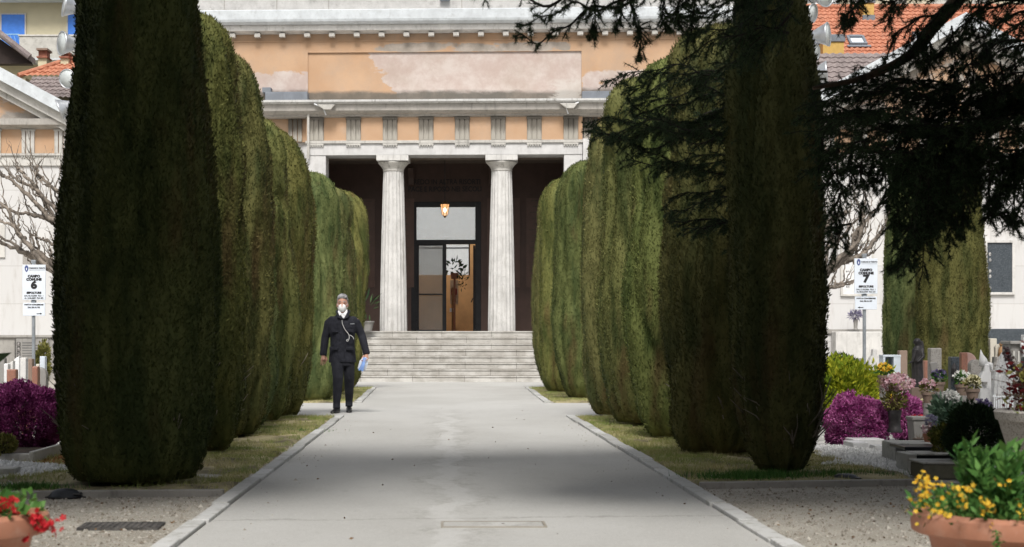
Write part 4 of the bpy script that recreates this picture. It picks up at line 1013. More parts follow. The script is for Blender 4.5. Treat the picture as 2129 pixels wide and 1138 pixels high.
# ------------------------------------------------------------------ the cedar whose boughs hang across the picture
def smooth_path(pts, n):
    pts = [Vector(p) for p in pts]; P_ = [pts[0]*2-pts[1]] + pts + [pts[-1]*2-pts[-2]]; out = []
    for i in range(len(pts)-1):
        a, b, c, d = P_[i:i+4]
        for k in range(n):
            t = k/n; out.append(.5*((2*b)+(c-a)*t+(2*a-5*b+4*c-d)*t*t+(3*b-3*c+d-a)*t**3))
    out.append(pts[-1]); return out
class Cedar:
    def __init__(s, seed): s.rng = np.random.default_rng(seed); s.P = []; s.D = []; s.wood = MB()
    def twig(s, p, d, L, hang, r=.004, sub=True):
        n = max(3, int(L/.034)); q = Vector(p); pts = [q.copy()]; d = Vector(d).normalized(); g = s.rng
        for i in range(n):
            d = (d + Vector((g.normal()*.10, g.normal()*.10, -hang*.16 + g.normal()*.07))).normalized()
            q = q + d*(L/n); pts.append(q.copy()); s.P.append(tuple(q)); s.D.append(tuple(d))
            if sub and i > 0 and g.random() < .30:
                dd = Vector((g.normal(), g.normal(), g.normal()*.5-.2)).normalized()
                s.twig(q, d*.7+dd*.8, L*g.uniform(.2,.42), hang, r*.6, False)
        s.wood.tube(pts[::2] if len(pts) > 4 else pts, r, 3)
    def mass(s, pts, L, sp, hang, rep=3, spread=.10, **k):
        for i in range(rep):
            o = Vector((s.rng.normal()*spread, s.rng.normal()*spread*2, s.rng.normal()*spread*.8)) if i else Vector((0,0,0))
            s.bough([p+o for p in pts], L, sp, hang, **k)
    def bough(s, pts, L, sp, hang, r0=.011, r1=.003, up=.05, taper=.5):
        path = smooth_path(pts, 10); g = s.rng; ph = g.random(3)*6.28; am = .035*(path[0]-path[-1]).length**.5
        path = [p + Vector((0, am*math.sin(i*.21+ph[1]), am*(math.sin(i*.33+ph[0])+.6*math.sin(i*.71+ph[2])))) for i, p in enumerate(path)]
        s.wood.tube(path, [r0+(r1-r0)*i/(len(path)-1) for i in range(len(path))], 5)
        tot = sum((path[i+1]-path[i]).length for i in range(len(path)-1)); acc = 0; k = 0
        for i in range(len(path)-1):
            a, b = path[i], path[i+1]; seg = (b-a).length; f = (b-a).normalized(); side = f.cross(Vector((0,0,1)))
            side = side.normalized() if side.length > .1 else Vector((1,0,0))
            m = max(1, int(seg/sp + g.random()))
            for j in range(m):
                t = (j+g.random())/m; q = a.lerp(b, t); acc_t = (acc+seg*t)/tot; k += 1
                sg = 1 if k % 2 else -1
                d = side*sg*g.uniform(.2,1) + f*g.uniform(.2,.9) + Vector((0,0,g.normal()*.2+up-hang*.25))
                s.twig(q, d, L*(1-taper*acc_t)*g.uniform(.55,1.15), hang)
            acc += seg
    def strand(s, pts, L, sp, hang=.8): s.bough(pts, L, sp, hang, .008, .003, 0, .35)
    def needles(s, n=13, L=(.024,.046), W=.0044):
        g = s.rng; P = np.repeat(np.array(s.P), n, 0); D = np.repeat(np.array(s.D), n, 0); m = len(P)
        d = unit(g.normal(size=(m,3)) + D*.55); return blades(P, d, g.uniform(*L, m), W, g)
cd = Cedar(5)
def W(pts): return [at(*p) for p in pts]
wood = MB()
CXT, CYT = 6.9, 12.6                                   # the trunk stands outside the frame on the right
root = empty('cedar_tree', (0, 0, 0), 'big dark cedar whose drooping needled boughs hang across the upper right', 'tree')
# top sprigs reaching over the path
cd.bough(W([(1760,-130,11),(1560,-70,11),(1420,-36,11),(1250,-28,11),(1100,-14,11),(940,-14,11)]), .22, .045, .55, .03)
cd.bough(W([(1380,-40,11.1),(1240,28,11),(1150,62,10.9),(1072,92,10.9)]), .13, .042, .5)
cd.bough(W([(1350,-30,10.8),(1250,10,10.8),(1160,28,10.8),(1080,40,10.8)]), .12, .042, .5)
for a in ([(1300,-30,11),(1322,40,11),(1332,72,11),(1328,104,11)], [(1230,-25,11),(1238,30,11),(1234,78,11)], [(1385,-30,11),(1378,30,11),(1384,66,11)], [(1420,-30,10.8),(1405,30,10.8),(1412,50,10.8)], [(1282,-20,11.2),(1292,28,11.2),(1280,58,11.2)], [(1450,-30,11.2),(1440,50,11.2),(1432,86,11.2)]): cd.strand(W(a), .11, .035)
# dense mass at the heads of the two near right cypresses
for a in ([(1655,-60,11.5),(1560,-12,11.5),(1430,22,11.5)], [(1650,0,12),(1580,36,12),(1450,62,12)], [(1645,30,11.2),(1560,70,11.2),(1440,104,11.2)], [(1650,-80,11),(1560,-40,11),(1420,-4,11)], [(1640,60,12.3),(1580,95,12.3),(1500,128,12.3)], [(1650,-30,12.5),(1550,10,12.5),(1400,44,12.5)]): cd.mass(W(a), .28, .024, .6, 1, .08)
# flat layered boughs between the first and second right cypress
for a in ([(1720,168,15.1),(1560,163,15.1),(1450,172,15.1),(1312,188,15.1)], [(1720,205,15.2),(1540,205,15.2),(1400,215,15.2),(1300,222,15.2)], [(1720,240,15.1),(1520,240,15.1),(1380,255,15.1),(1225,266,15.1)], [(1720,285,15.2),(1500,285,15.2),(1340,292,15.2),(1232,272,15.2)], [(1700,330,15.1),(1500,335,15.1),(1330,332,15.1)], [(1700,375,15.2),(1530,395,15.2),(1400,415,15.2)], [(1700,430,15.2),(1560,455,15.2),(1450,478,15.2)]): cd.mass(W([(p[0],p[1],p[2]-.35) for p in a]), .28, .027, .50, 3, .14)
# the long arm on the right and the curtain below it
arm = W([(2740,-420,12.6),(2300,-190,12.5),(2060,-60,12.4),(1955,40,12.3),(1895,112,12.2),(1800,160,12.2),(1690,184,12.2)])
a1 = MB().tube(smooth_path(arm, 8), [.085-.073*i/48 for i in range(49)], 8).build('limb', M['bark'], root, smooth=True)
for a in ([(2300,150,12),(2040,196,12),(1850,198,12),(1688,204,12)], [(2300,200,12.4),(2040,226,12.4),(1850,228,12.4),(1695,240,12.4)], [(2300,250,11.8),(2060,262,11.8),(1870,262,11.8),(1700,270,11.8)], [(2300,300,12.2),(2060,300,12.2),(1900,300,12.2),(1720,302,12.2)], [(2250,330,11.9),(2080,335,11.9),(1940,330,11.9),(1830,330,11.9)], [(2000,190,12.6),(1850,178,12.6),(1700,186,12.6)]): cd.mass(W(a), .28, .023, .6, 3, .11)
for x, y0, y1, yy in ((1706,290,345,12),(1724,290,410,12.1),(1742,290,470,11.9),(1738,400,535,11.9),(1768,300,400,12.2),(1792,300,440,12),(1815,300,380,12.1),(1840,300,430,12.2),(1866,300,360,11.8),(1880,330,470,11.8),
                      (1905,300,500,11.7),(1922,320,560,11.7),(1890,450,548,11.7),(1940,320,520,11.9),(1958,300,470,12),(1976,300,500,11.8),(1994,300,470,11.9),(2012,300,430,12),(2032,300,410,12.1),(2056,300,450,11.8),(2084,320,420,12),(2108,300,470,11.9),(2126,330,455,11.8),
                      (2000,430,480,11.9),(1862,440,500,11.8)):
    cd.strand(W([(x+6,y0,yy),(x-2,(y0*2+y1)/3,yy),(x+4,(y0+2*y1)/3,yy),(x-4,y1,yy)]), .15, .021)
for a in ([(1985,300,11.8),(1940,430,11.8),(1890,520,11.8),(1856,552,11.8)], [(2000,300,11.7),(1955,420,11.7),(1925,500,11.7)], [(2150,330,11.9),(2080,400,11.9),(2070,440,11.9),(2115,468,11.9)]): cd.mass(W(a), .2, .019, .6, 2, .04)
rg = random.Random(12)
for k in range(17):
    x = rg.uniform(1862, 2020); y0 = rg.uniform(270, 330); y1 = y0 + rg.uniform(60, 200)*(1-.3*abs(x-1930)/90); yy = rg.uniform(11.6, 12.2)
    cd.strand(W([(x+10,y0,yy),(x,(y0+y1)/2,yy),(x+rg.uniform(-14,8),y1,yy)]), .18, .021)
# looser boughs at the top right, with gaps
for a in ([(2300,-60,12.2),(2080,10,12.2),(1985,80,12.2),(1930,120,12.2)], [(2300,50,12.4),(2110,96,12.4),(1965,140,12.4)], [(2300,110,11.9),(2140,150,11.9),(2010,176,11.9)], [(1990,-80,12),(1880,-12,12),(1782,14,12),(1756,30,12)], [(2200,-80,12),(2060,-20,12),(1960,10,12)], [(2200,20,12.6),(2090,60,12.6),(2040,130,12.6)], [(2000,10,12.1),(1930,50,12.1),(1880,120,12.1),(1850,150,12.1)], [(2300,-20,11.7),(2120,40,11.7),(2060,60,11.7)], [(2300,180,11.7),(2130,180,11.7),(2060,230,11.7)]): cd.mass(W(a), .22, .030, .7, 2, .09)
for x, y0, y1 in ((1905,60,130),(1930,80,150),(1980,60,160),(2020,100,200),(2050,90,220),(2080,120,250),(2110,100,240),(1768,0,42),(2035,0,80),(1850,-10,40)): cd.strand(W([(x,y0,12.2),(x+4,(y0+y1)/2,12.2),(x-2,y1,12.2)]), .15, .034)
np_mesh('foliage', cd.needles(), 3, M['cedar'], root)
cd.wood.build('twigs', M['twig_bark'], root, fix=False)
tr = MB().tube([(CXT,CYT,-.1),(CXT,CYT,.4),(CXT-.05,CYT,3),(CXT+.05,CYT,7),(CXT,CYT,12),(CXT,CYT,15.5)], [.52,.40,.34,.27,.15,.03], 14)
tr.build('trunk', M['bark'], root, smooth=True)
for (p, q, r) in (((CXT,CYT,5.2),(1.0,8.0,6.3),.12), ((CXT,CYT,6.0),(-3.6,9.0,7.3),.13), ((CXT,CYT,4.9),(4.2,6.0,5.8),.10), ((CXT,CYT,7.2),(2.0,14.0,7.8),.10), ((CXT,CYT,6.4),(11.5,10,7.0),.11)):
    m = (Vector(p)+Vector(q))/2 + Vector((0,0,.3)); MB().tube(smooth_path([p, m, q], 8), [r-(r-.02)*i/16 for i in range(17)], 7).build('limb', M['bark'], root, smooth=True)
# crown tiers above the near path, unseen and thickened to shade the front cypresses
def tiers(root, specs, seed, L=(.22,.42), Wd=.15):
    rng = np.random.default_rng(seed); Ps = []; Ds = []
    for (cx, cy, cz, rx, ry, n) in specs:
        a = rng.uniform(0,2*np.pi,n); q = np.sqrt(rng.random(n)); clump = vnoise(a/(2*np.pi), q, 9, 3, rng) > -.6
        p = np.stack([cx+rx*q*np.cos(a), cy+ry*q*np.sin(a), cz+rng.normal(0,.16,n)-.3*q**2], 1)[clump]
        Ps.append(p); d = rng.normal(size=p.shape); d[:,2] *= .5; Ds.append(d)
    Ps = np.concatenate(Ps); Ds = np.concatenate(Ds); w = Ps + np.array(root.location)
    yy = np.maximum(w[:,1], .1); ins = (w[:,1] > .5) & (HY-(w[:,2]-CH)*F/yy > -150) & (np.abs(CX+w[:,0]*F/yy-1064) < 1250)      # keep the overhead tiers clear of the view
    Ps = Ps[~ins]; Ds = Ds[~ins]
    return np_mesh('crown', leaves(Ps, Ds, rng.uniform(*L,len(Ps)), Wd, rng), 4, M['cedar'], root)
tiers(root, [(-3.4,8.4,6.6,2.6,1.9,11000),(2.6,8.6,6.0,2.2,2.0,10000),(5.0,7.8,6.4,2.2,2.0,9000),(1.8,10.4,7.0,3.2,1.8,5000),(-3.4,10.2,7.4,2.6,2.0,9000),(-2.9,9.9,3.95,1.8,1.3,9000),(2.0,9.8,3.85,1.7,1.1,9000),(4.0,9.3,3.9,1.5,1.4,8000),(6.2,7.8,2.2,1.7,1.7,7000),(6.6,8.2,3.6,2.2,2.0,7000),(6.8,9.0,5.0,2.4,2.2,7000),(6.9,11.8,12.0,2.4,2.4,4000),(6.9,12.6,14,1.6,1.6,2500)], 77)
# unseen cedars added behind and beside the viewpoint to block sky light
def shade_cedar(X, Y, H, R, label, seed):
    e = empty('cedar_tree', (X, Y, 0), label, 'tree', 'unseen cedars added for shade')
    MB().tube([(0,0,-.1),(0,0,.5),(.04,0,H*.4),(0,0,H)], [.45,.34,.25,.03], 12).build('trunk', M['bark'], e, smooth=True)
    sp = []; rr = random.Random(seed); k = 9
    for i in range(k):
        q = i/(k-1); z = .9 + (H-1.2)*q; r = R*(1-.72*q)
        for j in range(3):
            a = rr.uniform(0,6.28); o = r*.35; sp.append((o*math.cos(a), o*math.sin(a), z+rr.uniform(-.25,.25), r*.8, r*.8, int(2300*(1-.6*q))))
    tiers(e, sp, seed, (.30,.60), .24); return e
for i, (x, y, h_, r) in enumerate(((-9.5,-6,12,3.8),(-4.0,-8.0,13,3.9),(1.5,-9.0,12,3.9),(6.8,-7.5,13,3.9),(12,-4.5,12,3.8),(-5.5,8.7,9,2.5),(6.1,7.4,7,2.4),(-11,1.5,12,3.8))):
    shade_cedar(x, y, h_, r, 'tall unseen cedar added out of view to shade the front cypresses', 90+i)

# ------------------------------------------------------------------ bare pollarded trees
def pollard(name_label, X, Y, limbs, seed, th=.05):
    root = empty('pollarded_tree', (X, Y, 0), name_label, 'tree', 'bare pollarded plane trees'); rr = random.Random(seed)
    tr = MB().tube([(0,0,-.1),(0,0,.5),(.03,0,1.2),(0,0,1.75)], [.17,.13,.12,.13], 10); tr.build('trunk', M['grey_bark'], root, smooth=True)
    mb = MB()
    def branch(pts, r0, r1, lvl):
        pts = [Vector(p) for p in pts]; path = smooth_path(pts, 6); n = len(path)
        path = [p + Vector((rr.gauss(0,.012), rr.gauss(0,.012), rr.gauss(0,.012))) if 0 < i < n-1 else p for i, p in enumerate(path)]
        rad = [(r0+(r1-r0)*i/(n-1))*(1+.25*(rr.random()-.4)) for i in range(n)]
        mb.tube(path, rad, 7)
        for i in range(3, n-1, 3):
            if rr.random() < .55: mb.ball(path[i]+Vector((rr.gauss(0,.5),rr.gauss(0,.3),rr.gauss(0,.5)))*rad[i], rad[i]*rr.uniform(.8,1.4), 7, 5)
        if lvl == 0:
            for i in range(5, n, 4):
                d = (path[min(i+1,n-1)]-path[i-1]).normalized(); d = (d + Vector((rr.gauss(0,.45),rr.gauss(0,.4),rr.uniform(.0,.9)))).normalized()
                L = rr.uniform(.18,.42); q = path[i]
                branch([q, q+d*L*.5+Vector((0,0,-.02)), q+d*L+Vector((0,0,L*.35))], rad[i]*.55, rad[i]*.3, 1)
        e = path[-1]; mb.ball(e, r1*1.7, 7, 5)
        for k in range(3 if lvl == 0 else 2):
            d = (path[-1]-path[-3]).normalized() + Vector((rr.gauss(0,.5),rr.gauss(0,.5),rr.uniform(0,.8)))
            d.normalize(); L = rr.uniform(.08,.24); mb.tube([e, e+d*L*.6+Vector((rr.gauss(0,.02),0,0)), e+d*L+Vector((rr.gauss(0,.03),0,L*.3))], [r1*.6,r1*.4,.003], 4)
    for lb in limbs:
        pts = [(wx(px,Y)-X, dy, wz(py,Y)) for px, py, dy in lb[0]]; branch(pts, lb[1]*.8, lb[2]*.8, 0)
    mb.build('limbs', M['grey_bark'], root, smooth=True)
Yp = 28.0
pollard('bare gnarled pollarded tree with knobbly branches beside the number 6 sign', wx(168,Yp), Yp, [
    ([(168,600,0),(120,555,0),(80,540,.1),(40,520,.1),(-20,500,.2)], .09, .03), ([(168,600,0),(110,550,0),(66,515,-.1),(36,480,-.1),(22,440,-.1),(-10,416,-.1)], .07, .022),
    ([(165,500,0),(110,462,.1),(70,445,.1),(30,440,.1),(-20,425,.1)], .06, .02), ([(165,500,0),(112,460,0),(84,430,0),(50,400,0),(28,378,0),(8,366,0)], .055, .024),
    ([(165,500,0),(110,455,.2),(84,412,.2),(62,388,.2),(34,374,.2),(14,358,.2)], .05, .022), ([(165,480,0),(112,430,-.1),(84,400,-.1),(60,372,-.1),(40,352,-.1)], .05, .022),
    ([(160,430,0),(116,395,0),(98,380,0),(80,360,0),(78,345,0)], .045, .018), ([(168,560,0),(118,512,-.1),(92,500,-.1),(72,490,-.1)], .04, .016),
    ([(168,610,0),(110,560,-.2),(60,505,-.2),(30,470,-.2),(-10,460,-.2)], .06, .02), ([(168,600,.0),(70,545,.3),(20,505,.3),(-40,480,.3)], .05, .02), ([(150,470,0),(124,425,.1),(112,400,.1),(122,352,.1)], .03, .01)], 3)
pollard('bare gnarled pollarded tree with knobbly branches beside the number 7 sign', wx(1660,Yp), Yp, [
    ([(1660,640,0),(1715,570,0),(1755,545,0),(1790,530,0),(1815,505,0),(1832,485,0)], .09, .03), ([(1660,640,0),(1720,560,0),(1765,530,0),(1778,490,0),(1800,460,0),(1818,440,0)], .085, .028),
    ([(1660,620,0),(1735,545,-.1),(1780,500,-.1),(1790,470,-.1),(1788,445,-.1),(1780,425,-.1)], .06, .022), ([(1660,540,0),(1705,480,.1),(1735,455,.1),(1760,440,.1)], .06, .02),
    ([(1660,560,0),(1712,520,.1),(1745,505,.1),(1770,470,.1),(1790,450,.1)], .05, .02), ([(1660,470,0),(1700,445,0),(1722,475,0),(1730,500,0)], .05, .03),
    ([(1660,620,0),(1716,602,-.1),(1745,592,-.1),(1768,586,-.1)], .05, .02), ([(1660,630,0),(1718,600,-.2),(1740,597,-.2),(1760,592,-.2)], .04, .016),
    ([(1660,540,0),(1700,500,-.1),(1716,470,-.1),(1712,440,-.1)], .045, .018), ([(1660,600,0),(1740,550,.2),(1790,540,.2),(1822,524,.2)], .045, .018)], 4)

# ------------------------------------------------------------------ numbered field signs
def field_sign(px, Y, top, num, rows, rows2, arrow, label):
    X0 = wx(px, Y); root = empty('field_sign', (X0, Y, 0), label, 'sign', 'numbered field signs on grey posts')
    def Z(py): return wz(py, Y)
    MB().box(-.022,.022,-.022,.022,-.1,Z(top-9)).build('post', M['galv'], root, bevel=.004)
    w = 48*Y/F; o = 2*Y/F; z1, z0 = Z(top), Z(top+73); 
    b1 = MB().box(-w/2+o,w/2+o,-.045,-.025,z0,z1).build('sign_board', M['sign_white'], root, bevel=.004)
    mb = MB(); h = z1-z0; y = -.0475
    put_text(mb, 'COMUNE DI TRENTO', .030, o+.045, y, z1-.10*h, .0012, sx=.84)
    mb.box(o-.07,o+.16,y,y+.001,z1-.155*h,z1-.150*h)
    put_text(mb, 'CAMPO', .050, o, y, z1-.33*h, .004, sx=1.05); put_text(mb, 'COMUNE', .050, o, y, z1-.42*h, .004, sx=1.05)
    put_text(mb, num, .150, o, y, z1-.585*h, .010, sx=1.15)
    put_text(mb, 'SEPOLTURE', .040, o, y, z1-.80*h, .003, sx=1.05)
    put_text(mb, rows[0], .030, o, y, z1-.885*h, .0012, sx=.95); put_text(mb, rows[1], .030, o, y, z1-.95*h, .0012, sx=.95)
    mb.build('lettering', M['letter'], b1, fix=False)
    sh = MB(); cx = o - w*.32; z = z1-.125*h
    sh.prism([(cx-.026,z+.035),(cx+.026,z+.035),(cx+.026,z-.008),(cx+.014,z-.032),(cx,z-.042),(cx-.014,z-.032),(cx-.026,z-.008)], y, y+.0015)
    sh.prism([(cx-.014,z+.055),(cx+.014,z+.055),(cx+.02,z+.037),(cx-.02,z+.037)], y, y+.0015)
    sh.build('city_crest', M['letter_blue'], b1)
    MB().prism([(cx-.009,z+.02),(cx+.009,z+.02),(cx+.006,z-.018),(cx-.006,z-.018)], y-.001, y-.0001).build('crest_eagle', M['white_paint'], b1)
    z1, z0 = Z(top+79), Z(top+106); h = z1-z0; w2 = w*.95
    b2 = MB().box(-w2/2+o,w2/2+o,-.045,-.025,z0,z1).build('sign_board', M['sign_white'], root, bevel=.004)
    mb = MB(); put_text(mb, rows2[0], .028, o, y, z1-.15*h, .0016, sx=.92); put_text(mb, rows2[1], .028, o, y, z1-.36*h, .0016, sx=.95)
    s = arrow; ax = o + s*w2*.38; z = z1-.84*h
    mb.build('lettering', M['letter'], b2, fix=False); mb = MB()
    mb.box(min(ax-s*.085,ax-s*.02),max(ax-s*.085,ax-s*.02),y,y+.001,z-.005,z+.005); mb.prism([(ax,z),(ax-s*.03,z+.014),(ax-s*.03,z-.014)], y, y+.001)
    mb.build('arrow', M['letter'], b2, fix=False)
    MB().box(-.036,.036,-.0245,.028,Z(top-10),Z(top-3)).build('clamp', M['galv'], root, bevel=.004); MB().box(-.036,.036,-.0245,.028,Z(top+78.5),Z(top+73.5)).build('clamp', M['galv'], root, bevel=.003)
M['sign_white'] = plain('white_sign_face', (.78,.84,.92), .4, var=.03, bump=0)
field_sign(70, 26.0, 551, '6', ('DAL 03.10.2005  FILA  1', 'AL 16.06.2009  FILA 8/2'), ('POSTI IN CONCESSIONE', 'DAL 222 AL 333'), 1, 'white field sign numbered 6 on a grey post at the left')
field_sign(1797, 26.0, 538, '7', ('DAL 21.06.2006  FILA  1', 'AL 08.06.2009  FILA 2/3'), ('POSTI IN CONCESSIONE', 'DAL 338 AL 397'), -1, 'white field sign numbered 7 on a grey post at the right')
e = empty('small_sign', (wx(2048,31), 31, 0), 'slim grey sign post with a narrow white plate beside the broad cypress', 'sign')
MB().box(-.02,.02,-.02,.02,-.1,wz(600,31)).build('post', M['galv'], e, bevel=.004)
pl_ = MB().box(-.035,.05,-.04,-.022,wz(622,31),wz(604,31)).build('sign_board', M['sign_white'], e, bevel=.003)
mb = MB(); put_text(mb, 'E', .07, .0, -.042, wz(608,31), .003)
for k in range(3): mb.box(-.02,.035,-.0415,-.0402,wz(613+k*3,31),wz(613.8+k*3,31))
mb.build('lettering', M['letter'], pl_, fix=False)

# ------------------------------------------------------------------ floodlight masts
def mast(px, Y, label, lamps):
    X0 = wx(px, Y); root = empty('floodlight_mast', (X0, Y, 0), label, 'floodlight', 'floodlight masts')
    MB().tube([(0,0,-.1),(0,0,4),(0,0,wz(-60,Y))], [.10,.085,.06], 12).build('pole', M['galv'], root, smooth=True)
    for (lx_, py, yaw, pitch, s) in lamps:
        c = Vector((wx(lx_,Y)-X0, -.15, wz(py,Y)))
        Mx = Matrix.Translation(c) @ Matrix.Rotation(yaw, 4, 'Z') @ Matrix.Rotation(pitch, 4, 'Y')      # lamp axis along local +x
        def L(prof):                                    # lathe about x
            m = MB().lathe(prof, n=24); m.v = [(z, x, y) for x, y, z in m.v]; return m.xform(Mx)
        h = L([(.02,-.52*s),(.12*s,-.52*s),(.13*s,-.50*s),(.13*s,-.18*s),(.10*s,-.16*s)]).build('floodlight', M['alu'], root, smooth=True)
        L([(.085*s,-.155*s),(.115*s,-.15*s),(.12*s,-.12*s),(.17*s,-.02*s),(.235*s,.12*s),(.25*s,.135*s),(.255*s,.16*s),(.235*s,.165*s),(.232*s,.15*s)]).build('reflector', M['alu'], h, smooth=True)
        L([(.01,.158*s),(.228*s,.152*s),(.228*s,.148*s)]).build('lens', M['glass_lens'], h, smooth=True)
        L([(.136*s,-.215*s),(.142*s,-.205*s),(.136*s,-.19*s)]).build('clamp_ring', M['black'], h)
        a = Mx @ Vector((-.22*s,0,-.14*s)); MB().tube([a, a+Vector((0,0,-.10)), (0,-.05,a.z-.16)], .025, 6).build('arm', M['galv'], h)
h = math.radians
mast(166, 36, 'cluster of silver floodlights on a mast, half hidden by the widest black cypress', [(152,16,h(200),h(-8),1.0),(146,94,h(215),h(0),1.0),(150,166,h(250),h(10),.8),(140,226,h(190),h(22),.9),(215,60,h(-30),h(0),1.0)])
mast(1668, 36, 'cluster of silver floodlights on a mast beside the slim black cypress', [(1702,-6,h(-58),h(4),1.0),(1703,76,h(-26),h(-2),1.0),(1679,112,h(-50),h(15),.8),(1700,156,h(-14),h(-4),1.0),(1676,30,h(-40),h(10),.8),(1681,178,h(-45),h(10),.6)])
M['ivory'] = stone('ivory_stone', (.62,.58,.50), (.33,.25,.15), .7)
M['blue_white'] = plain('bluish_white_stone', (.60,.66,.72), .5, var=.06)
M['mossy'] = stone('mossy_stone', (.24,.225,.17), (.10,.10,.06), .8, streak=False)
# ------------------------------------------------------------------ shrubs
def shrub(name, label, cat, X, Y, rx, ry, rz, zc, n, mat, L, Wd, seed, core='soil', group=None, up=.6, shell=.7, lump=.14, flat=True):
    rng = np.random.default_rng(seed); root = empty(name, (X, Y, 0), label, cat, group)
    d = unit(rng.normal(size=(n,3))); lam = 1 + lump*(vnoise(np.arctan2(d[:,1],d[:,0])/(2*np.pi)+.5, d[:,2]*.5+.5, 8, 5, rng)) + lump*.6*vnoise(np.arctan2(d[:,1],d[:,0])/(2*np.pi)+.5, d[:,2]*.5+.5, 18, 11, rng)
    q = shell + (1-shell)*rng.random(n)**.7
    P = d*np.array([rx,ry,rz])*(q*lam)[:,None] + np.array([0,0,zc]); k = P[:,2] > .0; P = P[k]; d = d[k]; n = len(P)
    D = d + np.array([0,0,up]) + rng.normal(size=(n,3))*.5
    np_mesh('foliage', leaves(P, D, rng.uniform(.6,1.3,n)*L, rng.uniform(.7,1.2,n)*Wd, rng), 4, M[mat], root)
    mb = MB()
    for i in range(14):
        a = 2*math.pi*i/14; r_ = rng.uniform(.4,.8); mb.tube([(.06*math.cos(a),.06*math.sin(a),-.03),(rx*r_*.5*math.cos(a),ry*r_*.5*math.sin(a),zc*.6),(rx*r_*math.cos(a),ry*r_*math.sin(a),zc+rz*.4)], [.012,.008,.003], 5)
    mb.build('stems', M['twig_bark'], root); return root
shrub('heather_bush', 'rounded magenta heather bush on white gravel beside the slim black cypress', 'shrub', wx(1785,17.6), 17.7, .335, .33, .30, .24, 26000, 'heather', .024, .016, 1, group='magenta heather bushes')
shrub('heather_bush', 'spill of magenta heather between the bronze vase and the grey cross planter', 'shrub', wx(1886,18.6), 18.7, .20, .2, .25, .26, 11000, 'heather', .024, .016, 2, group='magenta heather bushes')
shrub('heather_bush', 'big dark purple heather bush at the left edge behind the kerbed grave', 'shrub', wx(52,16.6), 16.6, .42, .36, .35, .33, 32000, 'heather_dark', .027, .018, 3, group='magenta heather bushes')
shrub('euonymus_shrub', 'bright yellow-green leafy shrub behind the magenta heather', 'shrub', wx(1757,21), 21.0, .37, .35, .38, .48, 5200, 'lime_leaf', .075, .035, 4, lump=.3, up=1.0, shell=.35)
shrub('euonymus_shrub', 'smaller yellow-green sprigs of leaves in front of the white stone box', 'shrub', wx(1828,21.4), 21.4, .26, .3, .30, .42, 2600, 'lime_leaf', .07, .035, 5, lump=.35, up=1.0, shell=.35)
shrub('conifer_bush', 'dark low conifer bush beside the ivy planter, nearly black', 'shrub', wx(2035,13.6), 13.7, .22, .22, .24, .34, 9000, 'dark_leaf', .05, .012, 6, up=.2)
shrub('conifer_sprig', 'small yellow-green conifer in the kerbed grave at the left edge', 'shrub', wx(8,15.2), 15.2, .10, .1, .07, .18, 700, 'olive_leaf', .045, .02, 7, up=.6)
shrub('clipped_hedge', 'low clipped green hedge behind the number 7 post', 'hedge', wx(1752,33), 33.0, .42, .3, .40, .42, 9000, 'hedge_leaf', .05, .022, 8, lump=.08)
shrub('leafy_bush', 'small green bush with reddish shoots behind the left graves', 'shrub', wx(88,34), 34.0, .12, .2, .42, .62, 1600, 'olive_leaf', .07, .04, 9, lump=.3)

# ------------------------------------------------------------------ gravestones
GG = 'gravestones of the right hand field'; GL = 'gravestones of the left hand field'
def stone_obj(label, px, pyt, wpx, Y, kind, mat, th=.14, tilt=0, yaw=0, group=GG, base=True, cat='gravestone', name='gravestone'):
    X0 = wx(px, Y); w = wpx*Y/F; H = wz(pyt, Y); root = empty(name, (X0, Y, 0), label, cat, group, rz=yaw); h = w/2
    if kind == 'rect': poly = [(-h,.0),(h,.0),(h,H),(-h,H)]
    elif kind == 'slant': poly = [(-h,.0),(h,.0),(h,H),(-h,H*.94)]
    elif kind == 'gable': poly = [(-h,.0),(h,.0),(h,H-h*.8),(0,H),(-h,H-h*.8)]
    elif kind == 'round': poly = [(-h,.0),(h,.0)] + [(h*math.cos(a), H-h+h*math.sin(a)) for a in [math.pi*i/12 for i in range(13)]]
    elif kind == 'half': poly = [(-h,.0),(h,.0)] + [(-h+2*h*math.cos(a), H-2*h+2*h*math.sin(a)) for a in [math.pi/2*i/9 for i in range(10)]]
    elif kind == 'shoulder': poly = [(-h,0),(h,0),(h,H*.8),(h*.75,H*.86),(h*.45,H*.9),(h*.3,H),(-h*.3,H),(-h*.45,H*.9),(-h*.75,H*.86),(-h,H*.8)]
    mb = MB().prism(poly, -th/2, th/2)
    if tilt: mb.xform(Matrix.Rotation(tilt, 4, 'Y'))
    mb.build('headstone', M[mat], root, bevel=.012)
    if base: MB().box(-h-.05,h+.05,-th/2-.06,th/2+.06,-.02,.12).build('base', M['grey_stone' if mat != 'grey_stone' else 'concrete'], root, bevel=.01)
    return root, H
def candle(root, x, y, z, mat='bronze', s=1):
    MB().lathe([(.03*s,0),(.035*s,.02*s),(.028*s,.03*s),(.032*s,.11*s),(.022*s,.14*s),(.006*s,.17*s)], (x,y,z), 10).build('grave_lamp', M[mat], root)
stone_obj('stained white headstone right of the number 7 post', 1817, 726, 24, 27, 'shoulder', 'marble')
stone_obj('brown-grey slab standing behind the bronze woman', 1876, 729, 17, 27, 'rect', 'brown_stone')
stone_obj('red-brown slab between the bronze woman and the granite pillar', 1927, 750, 16, 24, 'rect', 'pink_granite')
r, H = stone_obj('tall speckled granite pillar beside the bronze woman', 1943, 724, 23, 23, 'rect', 'granite', th=.16)
r, H = stone_obj('narrow grey slab leaning beside the granite pillar', 1960, 752, 15, 22.5, 'rect', 'grey_stone', th=.08, tilt=math.radians(-9), base=False)
MB().box(-.012,.012,-.05,-.041,.25,.62).xform(Matrix.Rotation(math.radians(-9),4,'Y')).build('inscription_strip', M['black'], r)
